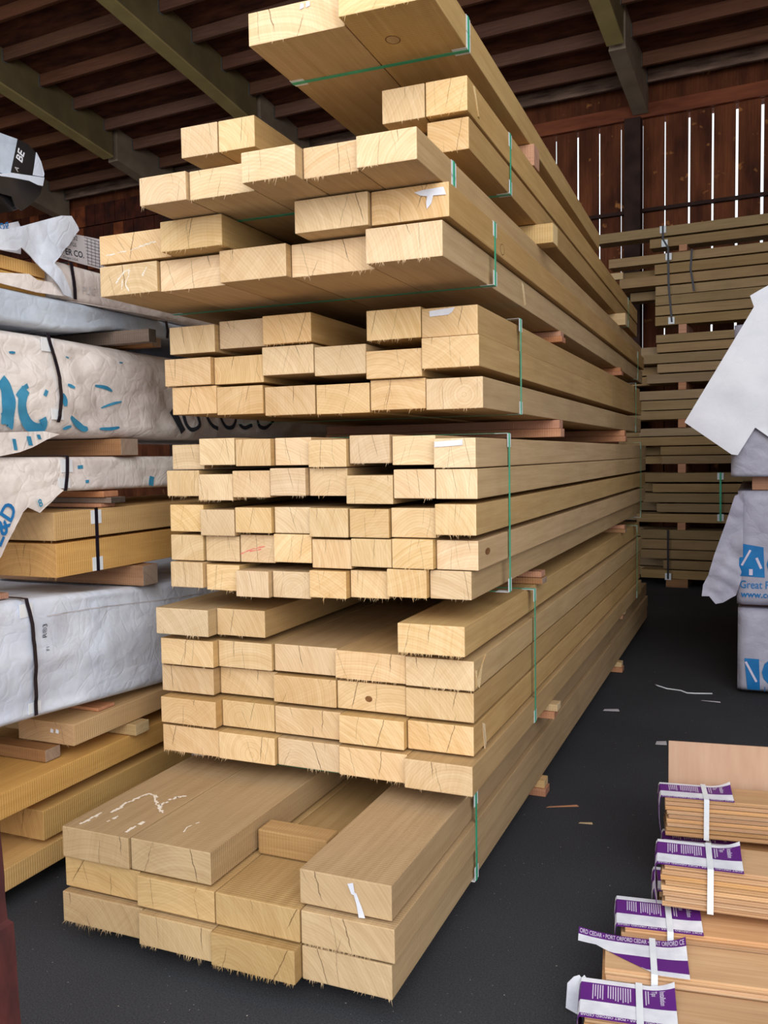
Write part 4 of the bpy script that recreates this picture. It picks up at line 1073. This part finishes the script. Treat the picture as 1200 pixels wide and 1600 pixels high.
# ------------------------------------------------------------------ wrapped bundles standing along the aisle's other side; their ends face the viewer
class EndWrap:
    def __init__(self, x0, x1, z0, z1, y0, y1, amp, seed):
        self.a = (x0, x1, z0, z1, y0, y1); self.amp = amp; self.seed = seed
    def front(self, x, z, off=0.0):
        x0, x1, z0, z1, y0, y1 = self.a
        fade = max(0, min(1, (x - x0) / .05, (x1 - x) / .05, (z - z0) / .05, (z1 - z) / .05))
        return Vector((x, y0 - wrinkle(x, z, self.seed, self.amp) * fade - .015 * fade - off, z))
    def build(self, mat):
        x0, x1, z0, z1, y0, y1 = self.a
        mb = MB(); nx, nz = 40, 26; r = .03
        G = [[self.front(x0 + (x1 - x0) * i / nx, z0 + (z1 - z0) * k / nz) for i in range(nx + 1)] for k in range(nz + 1)]
        for k in (0, nz):
            for i in range(nx + 1): G[k][i].y += .02
        for k in range(nz + 1):
            G[k][0].y += .02; G[k][nx].y += .02
        vs = [p for row in G for p in row]; w_ = nx + 1
        fs = [(k * w_ + i, k * w_ + i + 1, (k + 1) * w_ + i + 1, (k + 1) * w_ + i) for k in range(nz) for i in range(nx)]
        b0 = len(vs); loop = [i for i in range(nx + 1)] + [k * w_ + nx for k in range(1, nz + 1)] + [nz * w_ + i for i in range(nx - 1, -1, -1)] + [k * w_ for k in range(nz - 1, 0, -1)]
        n = len(loop)
        for step, yy in enumerate((y0 + .08, (y0 + y1) / 2, y1)):
            vs += [Vector((vs[i].x, yy, vs[i].z)) for i in loop]
        rings = [loop] + [[b0 + s * n + k for k in range(n)] for s in range(3)]
        for a, b_ in zip(rings, rings[1:]): fs += [(a[k], a[(k + 1) % n], b_[(k + 1) % n], b_[k]) for k in range(n)]
        fs.append(tuple(rings[-1]))
        mb.add(vs, fs, 0, True)
        return mb.build('wrapped_bundle', M[mat])
    def poly(self, name, pts, mat, parent, off=.004):
        mb = MB(); n = 6
        # bilinear patch over four corners
        a, b_, c, d = [Vector((p[0], 0, p[1])) for p in pts]
        vs = []
        for j in range(n + 1):
            for i in range(n + 1):
                u, v = i / n, j / n
                p = (a * (1 - u) + b_ * u) * (1 - v) + (d * (1 - u) + c * u) * v
                vs.append(self.front(p.x, p.z, off))
        mb.add(vs, [(j * (n + 1) + i, j * (n + 1) + i + 1, (j + 1) * (n + 1) + i + 1, (j + 1) * (n + 1) + i) for j in range(n) for i in range(n)], 0, True)
        return mb.build(name, M[mat], parent)
    def bar(self, name, a, b_, w, mat, parent, off=.007):
        d = Vector((b_[0] - a[0], b_[1] - a[1])); s = Vector((-d.y, d.x)).normalized() * w / 2
        return self.poly(name, [(a[0] + s.x, a[1] + s.y), (b_[0] + s.x, b_[1] + s.y), (b_[0] - s.x, b_[1] - s.y), (a[0] - s.x, a[1] - s.y)], mat, parent, off)
    def letters(self, name, s, size, x, z, mat, parent, off=.005, bold=0.0, sx=1.0):
        vs, fs = text_verts(s, size, bold)
        mb = MB(); mb.add([self.front(x + a * sx, z + b_, off) for a, b_ in vs], fs)
        return mb.build(name, M[mat], parent)
def aisle_spacer(x, z0, z1, label):
    for k, y in enumerate((6.36, 7.6)): spacer(x, 2.0, y, y + .09, z0, z1, 'spacer_red', label + (', front' if k == 0 else ', rear'), 'spacers under the wrapped ends')
aisle_spacer(.84, .002, .024, 'low floor spacer under the lowest logo wrap')
E1 = EndWrap(.772, 2.2, .026, .572, 6.2, 8.4, .012, 31)
o = E1.build('wrap_grey'); tag(o, 'lavender-grey wrapped bundle end with blue house logo, lowest by the aisle', 'wrapped bundle', 'wrapped bundle ends by the aisle')
lg = E1.poly('logo_panel', [(.815, .248), (.904, .248), (.912, .04), (.835, .04)], 'blue_print', o)
E1.bar('logo_line', (.823, .225), (.89, .098), .014, 'print_white', lg)
E1.letters('lettering', 'C', .27, .915, .075, 'blue_print', o, .005, .006)
E1.letters('lettering', 'l', .05, .935, .034, 'blue_print', o)
aisle_spacer(.79, .574, .598, 'red-brown spacer between the two logo wraps')
E2 = EndWrap(.765, 2.2, .60, 1.348, 6.2, 8.4, .012, 37)
o = E2.build('wrap_grey'); tag(o, 'lavender-grey wrapped bundle end with logo and web address, second from the floor', 'wrapped bundle', 'wrapped bundle ends by the aisle')
lg = E2.poly('logo_panel', [(.778, 1.008), (.923, .985), (.933, .786), (.776, .793)], 'blue_print', o)
E2.bar('logo_line', (.793, .862), (.845, .965), .013, 'print_white', lg); E2.bar('logo_line', (.882, .915), (.911, .845), .016, 'print_white', lg)
E2.poly('logo_door', [(.838, .84), (.86, .84), (.86, .80), (.838, .80)], 'print_white', lg, .007)
E2.letters('lettering', 'C', .30, .935, .775, 'blue_print', o, .005, .006)
E2.letters('lettering', 'Great People', .072, .782, .714, 'blue_print', o, .005, .0006, .80)
E2.letters('lettering', 'www.cdl', .056, .79, .655, 'blue_print', o, .005, .0014)
sheet('hanging_tail', [(.80, 1.345), (.80, .80), (.76, .66), (.722, .640), (.68, .612), (.636, .603), (.595, .652), (.548, .65), (.555, .723), (.587, .789), (.621, .918), (.698, 1.152), (.747, 1.319)], 6.175, 'wrap_grey', o, .03, 14, .004, 'y')
aisle_spacer(.85, 1.351, 1.438, 'dark spacer above the web address wrap')
E3 = EndWrap(.722, 2.2, 1.442, 1.80, 6.2, 8.4, .012, 41)
o = E3.build('wrap_grey'); tag(o, 'plain lavender-grey wrapped bundle end, third from the floor by the aisle', 'wrapped bundle', 'wrapped bundle ends by the aisle')
aisle_spacer(.80, 1.804, 1.86, 'spacer under the topmost aisle wrap')
E4 = EndWrap(.735, 2.2, 1.864, 2.43, 6.2, 8.4, .012, 45)
o = E4.build('wrap_grey'); tag(o, 'topmost aisle wrapped bundle with a big bright white sheet hanging over it', 'wrapped bundle', 'wrapped bundle ends by the aisle')
sheet('white_sheet', [(1.5, 2.66), (1.079, 2.666), (.987, 2.674), (.932, 2.651), (.827, 2.596), (.851, 2.525), (.436, 1.806), (.726, 1.59), (.764, 1.585), (.866, 1.76), (.942, 1.701), (1.091, 1.64), (1.5, 1.64)], 6.13, 'wrap_bright', o, .012, 16, .004, 'y', .05)

# ------------------------------------------------------------------ cedar bundles with printed paper ends
def cedar(loc, rz, D, H, n, label, flip=False, L=1.25, PW=.235, SU=.14, band=True, plain=False):
    e = empty('cedar_bundle', loc, R(rz))
    rc = random.Random(label)
    th = H / n
    for k in range(n):
        mb = MB(); x0 = rc.uniform(-.006, .010); y0 = rc.uniform(.0, .004)
        mb.box(x0, L, y0 + .006, D, k * th + .0006, (k + 1) * th - .0006, bev=.0012)
        mb.box(x0 + .001, L, y0, y0 + .012, k * th + th * .36, (k + 1) * th - th * .34, bev=.001)     # the tongue along its edge
        mb.build('cedar_board', M['cedar'], e)
    def P(u, v, off=0.0):
        z = H + .0022
        if u > PW - .075: z += (((u - PW + .075) / .075) ** 2) * .022 * (v / D) ** 2
        if flip and u < .06: z += ((.06 - u) / .13) ** 2 * .014 * (v / D)
        return Vector((u, v, z + off))
    u0 = -.016 if not flip else -.075
    zones = [(0, .10, 'purple'), (.10, .115, 'paper'), (.115, .42, 'paper'), (.42, .88, 'purple'), (.88, 1.0, 'paper')] if not flip else \
            [(0.0, .12, 'paper'), (.12, .46, 'purple'), (.46, .80, 'paper'), (.80, 1.0, 'purple')]
    mb = MB(); us = [u0 + (PW - u0) * i / 24 for i in range(25)]
    def cut(u): return 0.0 if not flip or u > .15 else min(.62, (.15 - u) / .2 * .72) * D
    for a, b_, mt in zones:
        vs, fs = [], []
        for i, u in enumerate(us):
            for s in range(4):
                v = D * (a + (b_ - a) * s / 3)
                vs.append(P(u, max(v, cut(u))))
        fs = [(i * 4 + s, (i + 1) * 4 + s, (i + 1) * 4 + s + 1, i * 4 + s + 1) for i in range(24) for s in range(3)]
        fs = [f for f in fs if len({tuple(round(c, 6) for c in vs[i]) for i in f}) > 2]
        mb.add(vs, fs, 0 if mt == 'paper' else 1)
    if not flip:
        # folded down over the end
        drop = [(-.016, H + .002), (-.020, H - .006), (-.023, H * .75), (-.022, H * .3), (-.016, .004)]
        for (a, za), (b_, zb) in zip(drop, drop[1:]):
            for y0, y1, mt in ((0.002, .10 * D, 1), (.10 * D, .42 * D, 0), (.42 * D, .88 * D, 1), (.88 * D, D, 0)):
                mb.add([(a, y0, za), (a, y1, za), (b_, y1, zb), (b_, y0, zb)], [(0, 1, 2, 3)], mt)
    pw = mb.build('paper_wrap', [M['paper'], M['purple']], e)
    sol = pw.modifiers.new('thickness', 'SOLIDIFY'); sol.thickness = .0008; sol.offset = 1
    # printed words
    def put(s, size, fn, mat='print_white', bold=0.0, width=None):
        vs, fs = text_verts(s, size, bold)
        if width:
            k = width / max(p[0] for p in vs); vs = [(a * k, b_) for a, b_ in vs]
        t = MB(); t.add([fn(a, b_) for a, b_ in vs], fs)
        t.build('lettering', M[mat], pw)
    up = .0014
    s_ = 'PORT ORFORD CEDAR \u2022 PORT ORFORD CEDAR'
    if flip:
        put('ORD CEDAR \u2022 PORT ORFORD CEDAR \u2022 PORT ORFORD CE', .032, lambda a, b_: P(-.072 + a, D * .84 + b_, up), 'print_white', .0004, .302)
    else:
        put(s_, .015, lambda a, b_: P(PW - .004 - a, D * .088 - b_ * .95, up), 'print_white', .0003, PW + .010)
        put('Installation', .020, lambda a, b_: P(PW - .040 + b_, D * .85 - a * .74 * D / .19, up), 'print_white', .0003)
        put('Tips', .020, lambda a, b_: P(PW - .062 + b_, D * .85 - a * .74 * D / .19, up), 'print_white', .0003)
        t = MB()
        for x0, x1 in ((.015, .045), (.056, SU - .02), (SU + .016, PW - .068)):
            u = x0
            while u < x1:
                v0, v1 = D * .84, D * (.46 + rc.random() * .08)
                t.add([P(u, v0, up), P(u + .0028, v0, up), P(u + .0028, v1, up), P(u, v1, up)], [(0, 1, 2, 3)])
                u += .0066
        t.build('small_print', M['print_white'], pw)
    # white strap
    t = MB()
    for q in ((SU - .009, SU + .009),):
        zt = H + .0055
        path = [(D + .003, -.0), (D + .003, zt), (-.004, zt), (-.004, .0)]
        for (ya, za), (yb, zb) in zip(path, path[1:]):
            t.add([(q[0], ya, za), (q[1], ya, za), (q[1], yb, zb), (q[0], yb, zb)], [(0, 1, 2, 3)])
    st = t.build('white_strap', M['guard'], e)
    sol = st.modifiers.new('thickness', 'SOLIDIFY'); sol.thickness = .001; sol.offset = 0
    tag(e, label, 'cedar bundle', 'cedar bundles with purple paper ends')
    return e
cedar((.475, 2.262, .004), 8, .182, .112, 6, 'cedar board bundle with purple printed paper end, nearest to the viewer')
b4 = cedar((.49, 2.460, .004), 8, .185, .139, 7, 'cedar board bundle with twisted paper showing readable band, second from the viewer', flip=True)
sheet('paper_flap', [(-.105, .01), (-.03, -.025), (.0, .045), (-.052, .118), (-.06, .108), (-.066, .116), (-.082, .108), (-.1, .085)], -.004, 'paper', b4, .004, 3, .001, 'y')
cedar((.515, 2.662, .004), 8, .19, .163, 8, 'cedar board bundle with raised paper corner, third from the viewer')
cedar((.598, 2.93, .004), 7, .175, .162, 8, 'low cedar bundle mostly hidden under the fourth paper end')
cedar((.600, 3.27, .004), 8, .16, .166, 8, 'low cedar bundle mostly hidden under the farthest paper end')
cedar((.622, 2.765, .20), 5, .185, .135, 8, 'cedar board bundle on top of others, fourth paper end from the viewer')
cedar((.585, 3.285, .205), 8, .148, .145, 9, 'cedar board bundle in front of the cardboard sheet, farthest from the viewer')
mb = MB(); mb.box(0, 1.1, 0, .006, 0, .492)
o = mb.build('cardboard_sheet', M['cardboard'], None, (.575, 3.50, .002), R(8)); tag(o, 'plain pinkish cardboard sheet standing upright behind the cedar bundles', 'cardboard')

# ------------------------------------------------------------------ bits on the floor
mb = MB(); mb.tube([(.24, 6.25, .004), (.262, 6.20, .012), (.33, 6.165, .005), (.42, 6.15, .004), (.465, 6.10, .004), (.52, 6.105, .005), (.62, 6.14, .004)], .0045, 6)
o = mb.build('plastic_strip', M['guard']); tag(o, 'thin white plastic strip lying bent on the asphalt', 'plastic strip')
def scrap(name, x, y, w_, d, rz, mat, label, cat):
    mb = MB(); mb.add([(-w_, -d, .002), (w_, -d * .8, .003), (w_ * .9, d, .006), (-w_ * .8, d * .9, .002), (-w_, -d, .001), (w_, -d * .8, .001), (w_ * .9, d, .003), (-w_ * .8, d * .9, .001)], [(0, 1, 2, 3), (7, 6, 5, 4), (0, 1, 5, 4), (1, 2, 6, 5), (2, 3, 7, 6), (3, 0, 4, 7)])
    o = mb.build(name, M[mat], None, (x, y, 0), R(rz)); tag(o, label, cat)
scrap('paper_scrap', .052, 5.536, .05, .02, 10, 'card', 'small grey paper scrap on the asphalt beside the floor bundle', 'scrap')
scrap('paper_scrap', .405, 4.99, .03, .03, 5, 'card', 'small grey paper scrap on the asphalt behind the cardboard sheet', 'scrap')
scrap('wood_splinter', .075, 3.92, .075, .006, 24, 'spacer_red', 'long reddish wood splinter on the asphalt beside a floor spacer', 'splinter')
scrap('wood_splinter', .207, 3.773, .03, .006, 8, 'spacer_pale', 'short pale wood splinter on the asphalt in the aisle', 'splinter')
scrap('plastic_strip_end', .62, 5.95, .06, .004, -6, 'card', 'short pale strip on the dark asphalt by the lowest logo wrap', 'plastic strip')

# ------------------------------------------------------------------ light: bright overcast sky through the open front, plus an added fill lamp
w = bpy.data.worlds.new('sky'); scene.world = w; w.use_nodes = True
wn = w.node_tree.nodes; wl = w.node_tree.links
bg = wn['Background']
bg.inputs['Color'].default_value = (0.89, 0.95, 1.0, 1)
bg.inputs['Strength'].default_value = 1.5
la = bpy.data.lights.new('sky_fill_lamp', 'AREA'); la.shape = 'RECTANGLE'; la.size = 6; la.size_y = 4; la.energy = 370; la.color = (1.0, .98, .95)  # area lamp added behind the camera to boost the skylight on the stack
lo = bpy.data.objects.new('sky_fill_lamp', la); col.objects.link(lo)
lo.location = (2.8, -3.0, 4.3)
lo.rotation_euler = (Vector((-.3, 3.5, 1.6)) - Vector(lo.location)).to_track_quat('-Z', 'Y').to_euler()
scene.view_settings.view_transform = 'Standard'
scene.view_settings.look = 'None'
scene.view_settings.exposure = -0.03
scene.cycles.use_denoising = True
scene.cycles.max_bounces = 8
scene.cycles.diffuse_bounces = 5
